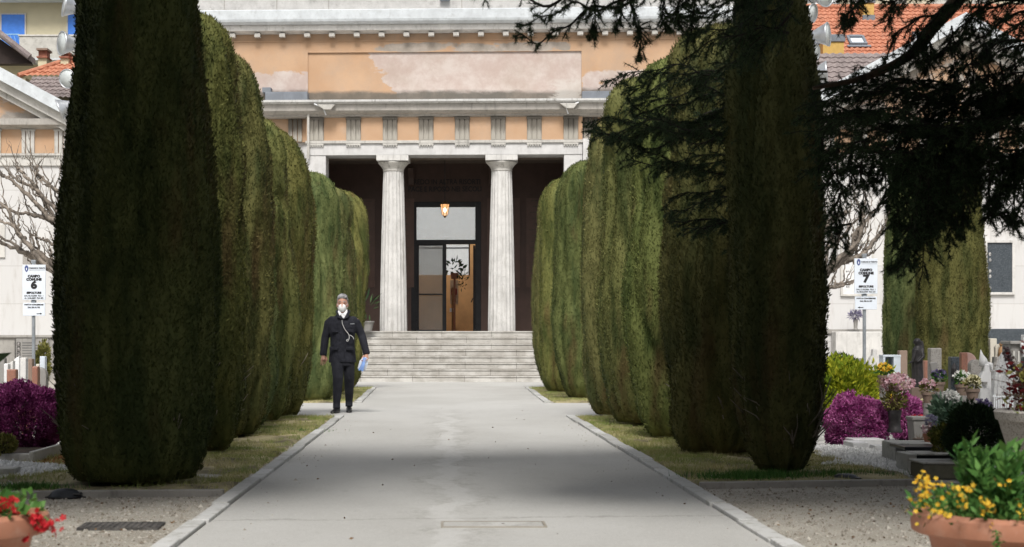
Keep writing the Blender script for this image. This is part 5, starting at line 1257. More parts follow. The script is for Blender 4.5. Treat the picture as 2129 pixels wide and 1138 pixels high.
r, H = stone_obj('black polished headstone with bronze fittings', 1984, 742, 20, 22, 'rect', 'dark_granite'); candle(r, -.03, -.10, H-.28, s=1.2)
MB().tube([(.05,-.09,.12),(.05,-.10,.4),(.03,-.12,.50),(-.02,-.14,.52)], [.03,.03,.035,.02], 8).build('bronze_ornament', M['bronze'], r)
r, H = stone_obj('red granite headstone with a rounded pink top', 2003, 733, 13, 20.5, 'rect', 'pink_granite', th=.1)
MB().prism([(.037,.0),(.15,.0)] + [(.037+.113*math.cos(a), H-.113+.113*math.sin(a)) for a in [math.pi/2*i/9 for i in range(10)]], -.03, .10).build('side_slab', M['pale_pink'], r, bevel=.008)
r, H = stone_obj('weathered arched granite headstone with metal fittings', 2028, 748, 26, 20, 'round', 'granite')
for z in (.32,.62): MB().box(-.075,-.03,-.12,-.071,z,z+.05).build('bracket', M['bronze'], r)
r, H = stone_obj('bright white marble headstone with curved top and small white dove', 2049, 757, 29, 19.5, 'shoulder', 'marble_clean', th=.12)
MB().tube([(-.02,0,H-.02),(-.03,0,H+.05),(-.045,0,H+.10),(-.055,0,H+.16)], [.055,.045,.02,.004], 10).tube([(0,0,H),(.06,0,H-.01),(.08,0,H-.10)], [.03,.03,.008], 8).build('dove', M['marble_clean'], r, smooth=True)
for z in (.36,.60): MB().box(-.06,-.01,-.10,-.061,z,z+.03).build('letter_fitting', M['grey_stone'], r)
stone_obj('narrow white slab at the right of the white marble headstone', 2068, 770, 9, 19.2, 'rect', 'marble', th=.12)
r, H = stone_obj('tall ivory stele with yellowed stains in the back row', 2063, 704, 14, 29, 'rect', 'ivory', th=.14)
e = empty('small_figurine', (wx(2081,28.5), 28.5, wz(742,28.5)), 'small ochre praying figurine before a pale niche in the back row', 'statue')
MB().tube([(0,0,0),(0,0,.10),(0,0,.15),(0,0,.18)], [.05,.045,.025,.012], 10).ball((0,-.01,.205), .032).build('figurine', plain('ochre_clay', (.36,.20,.09), .7), e, smooth=True)
MB().box(-.07,.08,.06,.14,0,.14).prism([(.08*math.cos(a)+.005, .14+.07*math.sin(a)) for a in [math.pi*i/10 for i in range(11)]], .06, .14).build('niche', M['ivory'], e)
MB().box(-.10,.11,-.1,.16,-wz(742,28.5),-.001).build('pedestal', M['grey_stone'], e, bevel=.01)
r, H = stone_obj('grey chapel-shaped tomb with a white cross post at the right edge', 2110, 716, 36, 26, 'rect', 'grey_stone', th=.4, name='tomb', cat='tomb')
for k in (-.10,-.03,.04): MB().box(k,k+.025,-.23,-.201,.2,H-.1).build('pillar', M['limestone'], r)
MB().box(-.15,.15,-.26,.22,H+.001,H+.05).build('cornice', M['grey_stone'], r, bevel=.01)
MB().box(.035,.10,-.30,-.235,0,H+.10).box(-.005,.034,-.295,-.24,H-.05,H+.02).box(.101,.14,-.295,-.24,H-.05,H+.02).build('cross_post', M['marble_clean'], r, bevel=.01)
MB().box(.09,.22,-.2,0,H+.051,H+.14).build('white_block', M['marble_clean'], r, bevel=.008)
stone_obj('dark leaning slate at the far right edge behind the red plant', 2122, 742, 26, 20, 'half', 'dark_granite', th=.12, tilt=math.radians(6))
# smaller stones of the rows behind, a few with crosses, lettering and portrait ovals
def detail(r, H, w, dark=True):
    mb = MB(); rr = random.Random(int(H*1000))
    for k in range(4):
        ww = w*rr.uniform(.18,.34); z = H*.72-k*.055; mb.box(-ww,ww,-.079,-.0712,z-.009,z+.009)
    mb.build('inscription', M['letter'] if dark else M['limestone'], r)
    MB().ball((0,-.073,H*.84), (.026,.010,.034), 10, 6).build('portrait', plain('portrait_photo', (.42,.39,.36), .4, var=.5, scale=30, bump=0), r)
for (lab, px, pyt, w, Y, kind, mat) in (
    ('small grey headstone behind the yellow-green shrub', 1790, 745, 16, 30, 'round', 'grey_stone'), ('pale headstone right behind the stone box', 1866, 744, 14, 31, 'shoulder', 'marble'),
    ('light brown headstone left of the granite pillar, back row', 1936, 746, 12, 30, 'rect', 'brown_stone'), ('white gabled headstone between granite pillar and black headstone', 1970, 741, 13, 31, 'gable', 'marble_clean'),
    ('grey gabled headstone right of the red granite one', 2016, 738, 13, 29, 'gable', 'grey_stone'), ('cream headstone behind the weathered arched granite', 2036, 732, 11, 31, 'round', 'ivory'),
    ('pale granite headstone left of the wrapped bouquet', 2072, 742, 12, 26, 'shoulder', 'granite'), ('white headstone in front of the chapel-shaped tomb', 2096, 752, 13, 22, 'round', 'marble_clean'),
    ('dark headstone half behind the wrapped bouquet', 2088, 738, 12, 27, 'rect', 'dark_granite'), ('low white headstone below the chapel-shaped tomb', 2116, 772, 15, 19, 'slant', 'marble')):
    r, H = stone_obj(lab, px, pyt, w, Y, kind, mat); detail(r, H, w*Y/F, 'dark' not in mat)
e = empty('wrapped_bouquet', (wx(2084,18), 18, 0), 'crumpled cone of clear plastic wrapping standing behind the red plant', 'bouquet')
t = NT('clear_wrap'); t.color((.72,.73,.74)); t.set(.18, 0, .5); t.bump(t.noise(14,4,dist=1.5), 1.0, .03)
tp = t.n('ShaderNodeBsdfTransparent'); mx = t.n('ShaderNodeMixShader'); mx.inputs[0].default_value = .45; t.l(t.p.outputs[0],mx.inputs[1]); t.l(tp.outputs[0],mx.inputs[2]); t.l(mx.outputs[0],t.out.inputs[0]); M['wrap'] = t.m
rr = random.Random(4); mb = MB().lathe([(.05,.12),(.08,.3),(.105,.5),(.085,.72),(.03,.92),(.008,wz(733,18))], n=22, fl=lambda k: 1+.16*math.sin(k*2.3)+.08*math.sin(k*5.1))
mb.build('wrapping', M['wrap'], e); MB().lathe([(.06,0),(.05,.2),(.055,.3)], n=12).build('vase', M['grey_stone'], e)
e = empty('white_railing', (wx(2085,17), 17, 0), 'little white grave railing behind the granite urn', 'railing'); mb = MB().box(-.10,.10,-.01,.01,wz(826,17),wz(821,17))
for k in range(9): mb.box(-.09+k*.0225,-.08+k*.0225,-.006,.006,.0,wz(826,17)-.001)
mb.build('bars', M['white_paint'], e)
e = empty('stone_box', (wx(1850,25), 25, 0), 'open-fronted white stone box standing behind the yellow-green shrub', 'grave niche')
h0, h1 = 0, wz(738,25); w = .125
MB().box(-w,-w+.03,-.12,.12,0,h1-.031).box(w-.10,w,-.12,.12,0,h1-.031).box(-w+.031,w-.101,.09,.119,0,h1-.031).build('niche_walls', M['blue_white'], e, bevel=.004)
MB().box(-w-.005,w+.005,-.125,.125,h1-.03,h1).build('niche_roof', M['blue_white'], e, bevel=.004); candle(e, -.03, -.02, h1-.30, 'white_paint')
MB().box(-w-.10,-w-.002,-.1,.1,0,h1-.22).build('white_block', M['marble_clean'], e, bevel=.006)
# veiled woman cast in bronze
Ys_ = 22.0; e = empty('bronze_statue', (wx(1907,Ys_), Ys_, 0), 'bronze statue of a veiled woman looking left with her hand held out', 'statue')
H = wz(703,Ys_); zb = wz(806,Ys_); hh = H-zb
def sz(q): return zb + hh*q
mb = MB()
prof = [(0,.070,.060,.01),(.15,.072,.062,.008),(.3,.070,.060,.005),(.45,.070,.058,.0),(.55,.072,.058,0),(.66,.070,.055,.004),(.75,.074,.055,.008),(.81,.055,.045,.01),(.845,.032,.032,.006),(.87,.034,.036,.0),(.90,.043,.045,-.002),(.94,.047,.048,0),(.975,.036,.038,.003),(.995,.012,.012,.004)]
n = 24; vs = []
for q, a, b, cx in prof:
    for k in range(n):
        an = 2*math.pi*k/n; fold = 1 + (.07*math.sin(an*7)+.03*math.sin(an*13) if q < .55 else .02*math.sin(an*6))
        vs.append((cx + a*fold*math.cos(an), b*fold*math.sin(an), sz(q)))
m = len(prof); mb.add(vs, [(i*n+k, i*n+(k+1)%n, (i+1)*n+(k+1)%n, (i+1)*n+k) for i in range(m-1) for k in range(n)] + [tuple(range(n-1,-1,-1)), tuple(range((m-1)*n, m*n))])
mb.tube([(-.03,-.035,sz(.76)),(-.055,-.05,sz(.62)),(-.075,-.055,sz(.52)),(-.11,-.05,sz(.50))], [.026,.022,.018,.012], 8)       # near arm, hand out
mb.tube([(.055,-.02,sz(.77)),(.06,-.055,sz(.62)),(.0,-.07,sz(.53)),(-.03,-.07,sz(.52))], [.026,.024,.018,.012], 8)
for k in range(4): mb.tube([(-.108,-.056+k*.005,sz(.50)),(-.135,-.058+k*.006,sz(.495-.008*k))], [.006,.004], 5)
mb.tube([(.045,.01,sz(.93)),(.060,.01,sz(.84)),(.066,.01,sz(.74)),(.06,.01,sz(.66))], [.030,.030,.026,.008], 8)                   # veil down her back
mb.tube([(-.032,0,sz(.925)),(-.053,0,sz(.912)),(-.044,0,sz(.897))], [.012,.008,.008], 6)
o = mb.build('figure', M['bronze'], e, smooth=True); remesh(o, .0065, 3)
MB().box(-.10,.12,-.1,.1,0,zb+.004).build('pedestal', M['brown_stone'], e, bevel=.01)
# left field: many small stones seen over the heather
for (lab, px, pyt, w, Y, kind, mat) in (
    ('grey slab cut by the left edge of the picture', 5, 744, 14, 23, 'rect', 'grey_stone'), ('small white headstone, second from the left edge', 15, 756, 9, 22, 'rect', 'marble_clean'),
    ('white headstone with a slanted top above the dark dome', 24, 750, 11, 25, 'slant', 'marble'), ('tallest white headstone of the left field', 37, 740, 11, 27, 'slant', 'marble_clean'),
    ('red-brown headstone above the dark domed bush', 26, 768, 19, 21, 'rect', 'pink_granite'), ('pale bluish headstone behind the orange flowers', 50, 744, 12, 26, 'rect', 'marble'),
    ('brown headstone beside the number 6 post', 65, 746, 9, 24, 'rect', 'brown_stone'), ('tall red-brown headstone at the right of the number 6 post', 75, 762, 12, 20.5, 'rect', 'pink_granite'),
    ('grey rounded headstone next to the widest black cypress', 90, 764, 17, 21.5, 'half', 'grey_stone'), ('bluish headstone peeking out beside the widest black cypress', 90, 741, 11, 26, 'rect', 'blue_white'),
    ('thin cream headstone behind the brown one', 80, 757, 7, 28, 'rect', 'ivory'), ('low pale headstone at the left field back row', 60, 752, 6, 29, 'rect', 'limestone')):
    r, H = stone_obj(lab, px, pyt, w, Y, kind, mat, group=GL)
shrub('domed_bush', 'dark blue-green domed bush at the left edge above the heather', 'shrub', wx(14,19.5), 19.5, .085, .08, .30, .28, 4200, 'dark_leaf', .05, .010, 12, up=.9)

# ------------------------------------------------------------------ pots, vases and flowers
def planter(name, label, cat, X, Y, Z, pots, plants, group=None, seed=1):
    """pots: (part, profile, material); plants: (part, kind, n, centre, radii, length, width, material)"""
    rng = np.random.default_rng(seed); root = empty(name, (X, Y, Z), label, cat, group)
    for nm, prof, mat in pots: MB().lathe(prof, n=32).build(nm, M[mat], root, smooth='auto')
    for nm, kind, n, c, r, L, Wd, mat in plants:
        P, d = ellipsoid_pts(n, c, r, rng, .25 if kind != 'petals' else .8)
        if kind == 'leaves':
            D = d + np.array([0,0,.5]) + rng.normal(size=(n,3))*.5; np_mesh(nm, leaves(P, D, rng.uniform(.6,1.2,n)*L, Wd*rng.uniform(.7,1.2,n), rng), 4, M[mat], root)
        elif kind == 'petals': np_mesh(nm, petals(P, rng.uniform(.7,1.2,n)*L, rng), 4, M[mat], root)
        elif kind == 'stems':
            b = np.array(c) - np.array([0,0,r[2]]); b = np.repeat(b[None], n, 0) + rng.normal(size=(n,3))*Wd*2; b[:,2] = c[2]-r[2]
            D = P - b; ln = np.linalg.norm(D, axis=1); np_mesh(nm, blades(b, D, ln*1.05, Wd, rng), 3, M[mat], root)
    return root
Yv = 17.4
planter('flower_vase', 'tall bronze vase of faded pink flowers beside the magenta heather', 'vase', wx(1860,Yv), Yv, .17, [('vase', [(.075,0),(.078,.02),(.060,.05),(.058,.13),(.070,.21),(.076,.22),(.066,.225),(.05,.15)], 'bronze')],
        [('stems','stems',130,(0,0,.38),(.17,.12,.20),.3,.006,'dry_stem'),('leaves','leaves',500,(0,0,.33),(.12,.09,.12),.05,.018,'olive_leaf'),('flowers','petals',120,(.03,-.02,.50),(.17,.10,.09),.026,.01,'pink_fl'),('dry_heads','leaves',260,(-.10,0,.47),(.08,.08,.09),.035,.008,'dry_stem'),('pale_blooms','petals',30,(.04,0,.55),(.12,.06,.04),.03,.01,'white_fl')], seed=3)
planter('flower_vase', 'white flowers with silvery leaves beside the ivy planter', 'vase', wx(1968,16), 16, .08, [('vase', [(.06,0),(.075,.22),(.08,.24),(.06,.24)], 'concrete')],
        [('leaves','leaves',600,(0,0,.36),(.13,.11,.13),.085,.035,'silver_leaf'),('dark_leaves','leaves',260,(.07,.03,.32),(.10,.09,.12),.09,.03,'dark_leaf'),('blooms','petals',90,(.03,-.03,.49),(.06,.05,.05),.04,.01,'white_fl')], seed=4)
planter('flower_pot', 'small terracotta pot of white and pink flowers beside the cross planter', 'flower pot', wx(1934,15.6), 15.6, .15, [('pot', [(.045,0),(.060,.075),(.066,.076),(.068,.105),(.056,.105),(.05,.08)], 'terracotta')],
        [('stems','stems',60,(0,0,.17),(.07,.06,.07),.1,.004,'dry_stem'),('flowers','petals',60,(.01,0,.22),(.06,.05,.06),.018,.01,'lavender_fl'),('buds','petals',40,(-.02,-.02,.15),(.06,.05,.05),.016,.01,'pink_fl')], seed=5)
planter('flower_pot', 'empty-looking low brown pot tucked against the cross planter', 'flower pot', wx(1912,16), 16, .12, [('pot', [(.045,0),(.062,.06),(.066,.07),(.05,.07)], 'brown_stone')], [('stems','stems',40,(0,0,.1),(.08,.05,.05),.1,.004,'dry_stem')], seed=6)
for (lab, px, pyb, Y, hh, fl, lf) in (
    ('yellow primroses in a pot beside the yellow-green shrub', 1838, 786, 19.5, .08, 'yellow_fl', 'green_leaf'), ('small pot of pink flowers left of the dark urn', 1930, 822, 17.8, .09, 'pink_fl', 'olive_leaf'),
    ('pot of white flowers below the red granite headstone', 2000, 806, 17.5, .10, 'white_fl', 'green_leaf'), ('pot of purple flowers beside the dark metal urn', 1952, 800, 19.4, .09, 'purple_fl', 'green_leaf'),
    ('pot of cream flowers at the foot of the weathered arched granite', 2022, 815, 17.0, .09, 'cream_fl', 'olive_leaf')):
    zq = wz(pyb, Y); planter('flower_pot', lab, 'flower pot', wx(px,Y), Y, zq, [('stand', [(.05,-zq),(.05,-.081)], 'grey_stone'), ('pot', [(.045,-.08),(.062,0),(.07,.002),(.072,.03),(.055,.03)], 'brown_stone')], [('leaves','leaves',120,(0,0,.08),(.08,.06,.06),.05,.022,lf),('flowers','petals',34,(0,0,.12),(.075,.06,.045),.028,.01,fl)], seed=int(px))
e = planter('ivy_planter', 'weathered stone cylinder planter overgrown with yellow-green ivy', 'planter', wx(1975,14.6), 14.6, .02, [('planter', [(.12,0),(.125,.04),(.115,.05),(.118,.30),(.125,.33),(.10,.33)], 'concrete')],
        [('ivy','leaves',900,(-.02,-.06,.28),(.17,.13,.10),.035,.026,'ivy'),('trailing_ivy','leaves',500,(-.12,-.08,.16),(.05,.06,.17),.03,.022,'ivy'),('red_leaves','petals',14,(-.01,-.10,.36),(.04,.03,.02),.03,.01,'red_fl')], seed=7)
planter('flower_bowl', 'bowl of white and orange flowers in front of the bronze woman', 'flower bowl', wx(1872,20.5), 20.5, .30, [('bowl', [(.05,-.30),(.05,-.04),(.085,.0),(.10,.03),(.08,.03)], 'bronze')],
        [('leaves','leaves',200,(0,0,.07),(.11,.08,.05),.05,.02,'green_leaf'),('white_flowers','petals',60,(0,0,.13),(.10,.08,.06),.032,.01,'white_fl'),('orange_flowers','petals',24,(.07,-.03,.12),(.03,.03,.03),.03,.01,'orange_fl'),('yellow_flowers','petals',36,(-.08,-.02,.11),(.05,.04,.04),.03,.01,'yellow_fl')], seed=8)
planter('flower_vase', 'cream roses in front of the granite pillar', 'vase', wx(1921,19), 19, .15, [('vase', [(.04,-.15),(.05,0),(.06,.08),(.045,.08)], 'grey_stone')],
        [('leaves','leaves',160,(0,0,.17),(.07,.06,.08),.045,.022,'olive_leaf'),('flowers','petals',40,(0,0,.24),(.07,.05,.06),.03,.01,'cream_fl')], seed=9)
planter('red_flower_bowl', 'pale stone bowl with red flowers below the cream roses', 'flower bowl', wx(1913,17.6), 17.6, .22, [('bowl', [(.04,-.22),(.05,-.02),(.085,.03),(.10,.07),(.08,.07)], 'limestone')],
        [('flowers','petals',46,(0,0,.09),(.10,.07,.025),.026,.01,'red_fl'),('white_flowers','petals',30,(.05,-.05,-.02),(.06,.05,.03),.022,.01,'white_fl')], seed=10)
e = empty('grave_urn', (wx(1942,18.4), 18.4, .1), 'dark metal urn standing behind the silvery leaves', 'urn'); MB().lathe([(.05,-.1),(.035,.1),(.07,.22),(.085,.38),(.09,.42),(.07,.42)], n=20).build('urn', M['bronze'], e, smooth=True)
planter('flower_vase', 'dark purple and white flowers below the white marble headstone', 'vase', wx(2038,16.4), 16.4, .2, [('vase', [(.04,-.2),(.05,0),(.06,.1),(.045,.1)], 'grey_stone')],
        [('leaves','leaves',260,(0,0,.17),(.11,.08,.08),.045,.024,'green_leaf'),('purple_flowers','petals',90,(.02,0,.25),(.09,.07,.10),.026,.01,'purple_fl'),('white_flowers','petals',36,(-.09,-.03,.19),(.05,.04,.05),.03,.01,'white_fl')], seed=11)
planter('lavender_vase', 'slim grey vase of dried lavender on the ledge of the right wing', 'vase', wx(1779,47.4), 47.4, wz(686,47.4), [('vase', [(.055,0),(.06,.02),(.045,.05),(.065,.26),(.07,.28),(.05,.28)], 'grey_stone')],
        [('lavender','leaves',240,(0,0,.40),(.15,.10,.10),.14,.025,'lavender_fl'),('stems','stems',40,(0,0,.32),(.12,.08,.08),.1,.01,'dry_stem')], seed=12)
planter('flower_pot', 'orange flowers among the left graves', 'flower pot', wx(44,21), 21, .2, [('pot', [(.05,-.2),(.06,0),(.07,.08),(.05,.08)], 'terracotta')], [('leaves','leaves',120,(0,0,.14),(.08,.06,.07),.05,.025,'green_leaf'),('flowers','petals',40,(0,0,.21),(.07,.05,.05),.034,.01,'orange_fl')], seed=13)
planter('flower_pot', 'yellow flowers peeking over the dark purple heather', 'flower pot', wx(57,18), 18, .3, [('pot', [(.05,-.3),(.06,0),(.07,.08),(.05,.08)], 'terracotta')], [('leaves','leaves',120,(0,0,.14),(.10,.06,.05),.05,.025,'green_leaf'),('flowers','petals',40,(0,0,.20),(.09,.05,.03),.034,.01,'yellow_fl')], seed=14)
planter('potted_plant', 'potted plant with long leaves on the chapel landing beside the last left cypress', 'potted plant', wx(764,46.8), 46.8, HL, [('pot', [(.12,0),(.17,.22),(.19,.23),(.19,.27),(.15,.27)], 'grey_stone')], [('leaves','leaves',22,(0,0,.62),(.24,.2,.30),.36,.06,'dark_leaf')], seed=15)
planter('potted_plant', 'drooping potted plant inside the room behind the chapel door', 'potted plant', wx(945,53), 53.0, wz(572,53), [('stand', [(.03,-2.0),(.03,-.121)], 'terracotta'), ('pot', [(.10,-.12),(.13,.06),(.10,.06)], 'terracotta')], [('leaves','leaves',34,(-.02,0,.22),(.30,.2,.24),.20,.09,'dark_leaf'),('trailing_leaves','leaves',60,(.24,-.1,-.12),(.14,.10,.30),.12,.04,'dark_leaf')], seed=16)

# kerbed graves, slabs and planters close to the path
def slabs(name, label, cat, Y, parts, group=None):
    x0 = wx(parts[0][1], Y); root = empty(name, (x0, Y, 0), label, cat, group)
    for nm, pa, pb, pt, pbm, d0, d1, mat in parts:
        MB().box(wx(pa,Y)-x0, wx(pb,Y)-x0, d0, d1, wz(pbm,Y), wz(pt,Y)).build(nm, M[mat], root, bevel=.008)
Yk = 16.6
slabs('marble_kerb', 'stepped white marble grave kerb on the pale gravel', 'grave kerb', Yk, [('step',1778,1812,922,960,.1,.5,'marble_clean'),('step',1800,1868,920,960,.52,.95,'marble_clean'),('corner_block',1812,1842,925,960,-.12,.09,'marble_clean'),('rail',1843,1900,918,960,.97,1.2,'marble_clean')])
Yk = 15.3
slabs('grave_slab', 'low grey stone grave slab carrying the bronze vase', 'grave slab', Yk, [('slab',1866,1958,923,975,-.0,.55,'concrete'),('edge',1856,1886,921,975,-.08,-.002,'limestone')])
slabs('black_grave_border', 'black granite grave border next to the ivy planter', 'grave border', 14.9, [('top_slab',1880,1960,929,936,-.02,.5,'black_granite'),('leg',1880,1886,936.2,990,-.02,.06,'black_granite'),('panel',1886.5,1960,936.2,990,.07,.10,'black_granite')])
slabs('grey_grave_border', 'grey and black grave border in front of the ivy planter', 'grave border', 14.3, [('end_block',1886,1905,944,990,-.02,.35,'concrete'),('top_slab',1905.3,1996,943,947,-.02,.35,'limestone'),('panel',1905.3,1996,947.2,990,.0,.03,'black_granite')])
slabs('stone_trough', 'rough mossy stone block nearest the terracotta pot', 'stone block', 13.75, [('block',1904,2004,962,992,-.2,.16,'mossy'),('top',1901,2007,957,961.8,-.22,.18,'limestone')])
Yk = 17.0; x0 = wx(1918,Yk); e = empty('cross_planter', (x0, Yk, 0), 'square grey stone planter carved with a cross beside the heather', 'planter')
w = 25*Yk/F; zt = wz(866,Yk)
MB().prism([(-w*.82,.0),(w*.82,.0),(w*1.05,zt-.035),(-w*1.05,zt-.035)], -w, w).build('planter', M['grey_stone'], e, bevel=.006)
MB().box(-w*1.14,w*1.14,-w*1.1,w*1.1,zt-.034,zt).build('rim', M['grey_stone'], e, bevel=.008)
MB().box(-.012,.012,-w-.014,-w-.001,.05,zt-.06).box(-.055,-.0125,-w-.014,-w-.001,zt-.10,zt-.078).box(.0125,.055,-w-.014,-w-.001,zt-.10,zt-.078).build('carved_cross', M['limestone'], e, bevel=.003)
Yk = 15.2
slabs('kerbed_grave', 'grey stone kerb round a planted grave at the left edge', 'grave kerb', Yk, [('front',-60,64,943,965,-.06,.04,'limestone'),('side',64.4,75,938,965,-.08,1.1,'concrete'),('planting_soil',-60,64,946,965,.045,1.1,'soil')])
slabs('stone_block', 'pale concrete block lying on white gravel at the left edge', 'stone block', 13.8, [('block',-50,36,972,992,-.12,.12,'concrete')])
# black hooded ground lamps at the feet of the two front trees
for px, py, lab in ((1757, 997, 'black hooded ground lamp at the foot of the slim black cypress'), (136, 1030, 'black hooded ground lamp at the foot of the widest black cypress')):
    Y = gy(py+6); e = empty('ground_lamp', (wx(px,Y), Y, 0), lab, 'ground lamp', 'ground lamps'); w = .125
    MB().lathe([(w,0),(w*1.0,.014),(w*.90,.022),(w*.78,.040),(w*.66,.054),(w*.46,.064),(.01,.068)], n=28, sx=1, sy=.7).build('housing', plain('black_plastic', (.022,.026,.032), .45, 0, var=.3), e, smooth=True)
    MB().box(.02,.12,-.06,.04,.020,.040).build('hood', M['black'], e, bevel=.01); MB().lathe([(w*1.12,-.01),(w*1.14,.012),(w*1.0,.014)], n=20, sy=.72).build('base_ring', M['black'], e)

# ------------------------------------------------------------------ the two big terracotta bowls and the granite urn in front
def bowl(px, Y, label, seed):
    e = empty('terracotta_bowl', (wx(px,Y), Y, 0), label, 'flower pot', 'large terracotta bowls in front')
    MB().lathe([(.22,0),(.25,.02),(.27,.06),(.30,.22),(.335,.37),(.345,.385),(.385,.392),(.398,.40),(.402,.43),(.396,.458),(.38,.470),(.35,.472),(.33,.45),(.32,.40)], n=64).build('bowl', M['terracotta'], e, smooth='auto')
    MB().lathe([(.01,.43),(.325,.425)], n=32).build('soil', M['soil'], e); return e
e = bowl(2128, 6.35, 'large terracotta bowl of yellow pansies and leafy greens at the lower right', 1)
rng = np.random.default_rng(31)
def ring_pts(n, r0, r1, z0, z1, a0=0, a1=2*math.pi):
    a = rng.uniform(a0, a1, n); r = rng.uniform(r0, r1, n); return np.stack([r*np.cos(a), r*np.sin(a), rng.uniform(z0, z1, n)], 1)
P = np.concatenate([ring_pts(2600,.0,.36,.43,.53), ring_pts(900,.28,.40,.44,.52)]); D = P*np.array([1,1,0])*2 + np.array([0,0,1.]) + rng.normal(size=P.shape)*.7
np_mesh('pansy_leaves', leaves(P, D, rng.uniform(.02,.045,len(P)), rng.uniform(.010,.018,len(P)), rng), 4, M['green_leaf'], e)
# leafy upright plant in the middle: whorls of broad leaves on stems
LP = []; LD = []; SP = []
for i in range(46):
    a = rng.uniform(0,2*math.pi); r = .26*math.sqrt(rng.random()); h = .74 - .9*r*r - rng.uniform(0,.13) + .02; b = np.array([r*.7*math.cos(a), r*.7*math.sin(a), .43]); tp_ = np.array([r*math.cos(a), r*math.sin(a), h])
    for k in range(22):
        q = .25+.75*k/21; p = b+(tp_-b)*q; an = k*2.4; up = .15+.9*q; LP.append(p); LD.append((math.cos(an), math.sin(an), up))
    SP.append((b, tp_))
LP = np.array(LP); LD = np.array(LD)+rng.normal(size=(len(LP),3))*.2
np_mesh('broad_leaves', leaves(LP, LD, rng.uniform(.045,.075,len(LP)), rng.uniform(.018,.028,len(LP)), rng), 4, M['green_leaf'], e)
mb = MB(); [mb.tube([b, t_], .004, 5) for b, t_ in SP]; mb.build('stems', M['green_leaf'], e)
cl = []
for (px, py, n, s, dx, dz) in ((1915,1030,90,.014,.030,.06),(1932,1010,40,.014,.03,.03),(1980,1012,26,.014,.05,.02),(1930,996,12,.013,.015,.012),(1955,1050,18,.015,.02,.03),(1965,1066,14,.015,.02,.02),(2000,1040,40,.015,.02,.03),(2012,1022,14,.014,.02,.02),(2050,1050,40,.014,.02,.03),(2062,1072,22,.014,.015,.025),(2095,1010,16,.015,.02,.02),(2125,1062,26,.014,.02,.02),(1975,1068,8,.014,.01,.01)):
    Yq = 6.35 - (.34 if py > 1025 and 1950 < px else .22 if px > 1950 else .12); c = np.array([wx(px,Yq), Yq, wz(py,Yq)]) - np.array(e.location)
    cl.append(c + rng.normal(size=(int(n*.36),3))*np.array([dx,.03,dz])*.72)
for q_ in [c_[:max(6,len(c_))] for c_ in cl]: np_mesh('pansy_cluster', petals(q_, rng.uniform(.0075,.012,len(q_)), rng), 4, M['yellow_fl'], e)
P = np.concatenate(cl)
P2 = P[rng.random(len(P)) < .5] + rng.normal(size=(1,3))*.0; P2 = P2 + rng.normal(size=P2.shape)*.012
np_mesh('trailing_leaves', leaves(P2, rng.normal(size=P2.shape), .022, .010, rng), 4, M['olive_leaf'], e)
xb = wx(2064,6.0)-e.location.x; P = np.stack([rng.normal(xb,.006,150), rng.normal(-.40,.008,150), rng.uniform(.28,.45,150)], 1)
np_mesh('hanging_stem', leaves(P, rng.normal(size=P.shape)+np.array([0,0,-1.]), .02, .007, rng), 4, M['green_leaf'], e)
DY = -.022
e = bowl(-128, 6.35, 'large terracotta bowl of red geraniums at the lower left', 2)
P = ring_pts(520,.1,.39,.43,.52); D = P*np.array([1,1,0])*2+np.array([0,0,.8])+rng.normal(size=P.shape)*.5
np_mesh('geranium_leaves', leaves(P, D, rng.uniform(.03,.06,len(P)), rng.uniform(.028,.05,len(P)), rng), 4, M['green_leaf'], e)
cl = []; stm = MB()
for (px, py, n, s) in ((15,1030,20,.016),(28,1050,7,.012),(72,1068,26,.017),(86,1082,15,.014),(112,1078,14,.014),(55,1100,5,.010),(-8,1050,10,.014)):
    Yq = 6.2; c = np.array([wx(px,Yq), Yq, wz(py,Yq)+DY]) - np.array(e.location); cl.append(c + rng.normal(size=(n,3))*s); stm.tube([(c[0]*.75,c[1]*.6,.47), (c[0]*.92,c[1]*.9,(c[2]+.47)/2+.01), tuple(c)], .003, 5)
stm.build('flower_stems', M['green_leaf'], e); 
for q_ in cl: np_mesh('geranium_head', petals(q_, rng.uniform(.009,.016,len(q_)), rng), 4, M['red_fl'], e)
Yu = 9.6
e = empty('granite_urn', (wx(2262,Yu), Yu, 0), 'grey granite urn with dark red foliage at the right edge', 'planter'); zt = wz(853,Yu)
MB().lathe([(.30,0),(.30,.06),(.18,.10),(.15,.2),(.2,.28),(.34,.38),(.43,.50),(.475,zt-.06),(.49,zt-.055),(.50,zt-.01),(.49,zt),(.44,zt),(.42,zt-.06)], n=48).build('urn', M['granite'], e, smooth='auto')
P = ring_pts(900,.05,.46,zt,zt+.16); c = np.array([-.30,-.12,zt+.16]); P2 = c + rng.normal(size=(420,3))*np.array([.07,.08,.08]); P = np.concatenate([P,P2]); D = rng.normal(size=P.shape)+np.array([0,0,.5])
np_mesh('red_foliage', leaves(P, D, rng.uniform(.03,.06,len(P)), .022, rng), 4, M['red_leaf'], e)
P = np.array([-.36,-.15,zt+.02]) + rng.normal(size=(60,3))*np.array([.06,.05,.02]); np_mesh('yellow_leaves', leaves(P, rng.normal(size=P.shape), .06, .015, rng), 4, M['ivy'], e)
P = np.array([-.36,-.10,zt+.20]) + rng.normal(size=(50,3))*np.array([.05,.05,.03]); np_mesh('pale_leaves', leaves(P, rng.normal(size=P.shape), .05, .03, rng), 4, M['olive_leaf'], e)
mb = MB(); rr = random.Random(5)
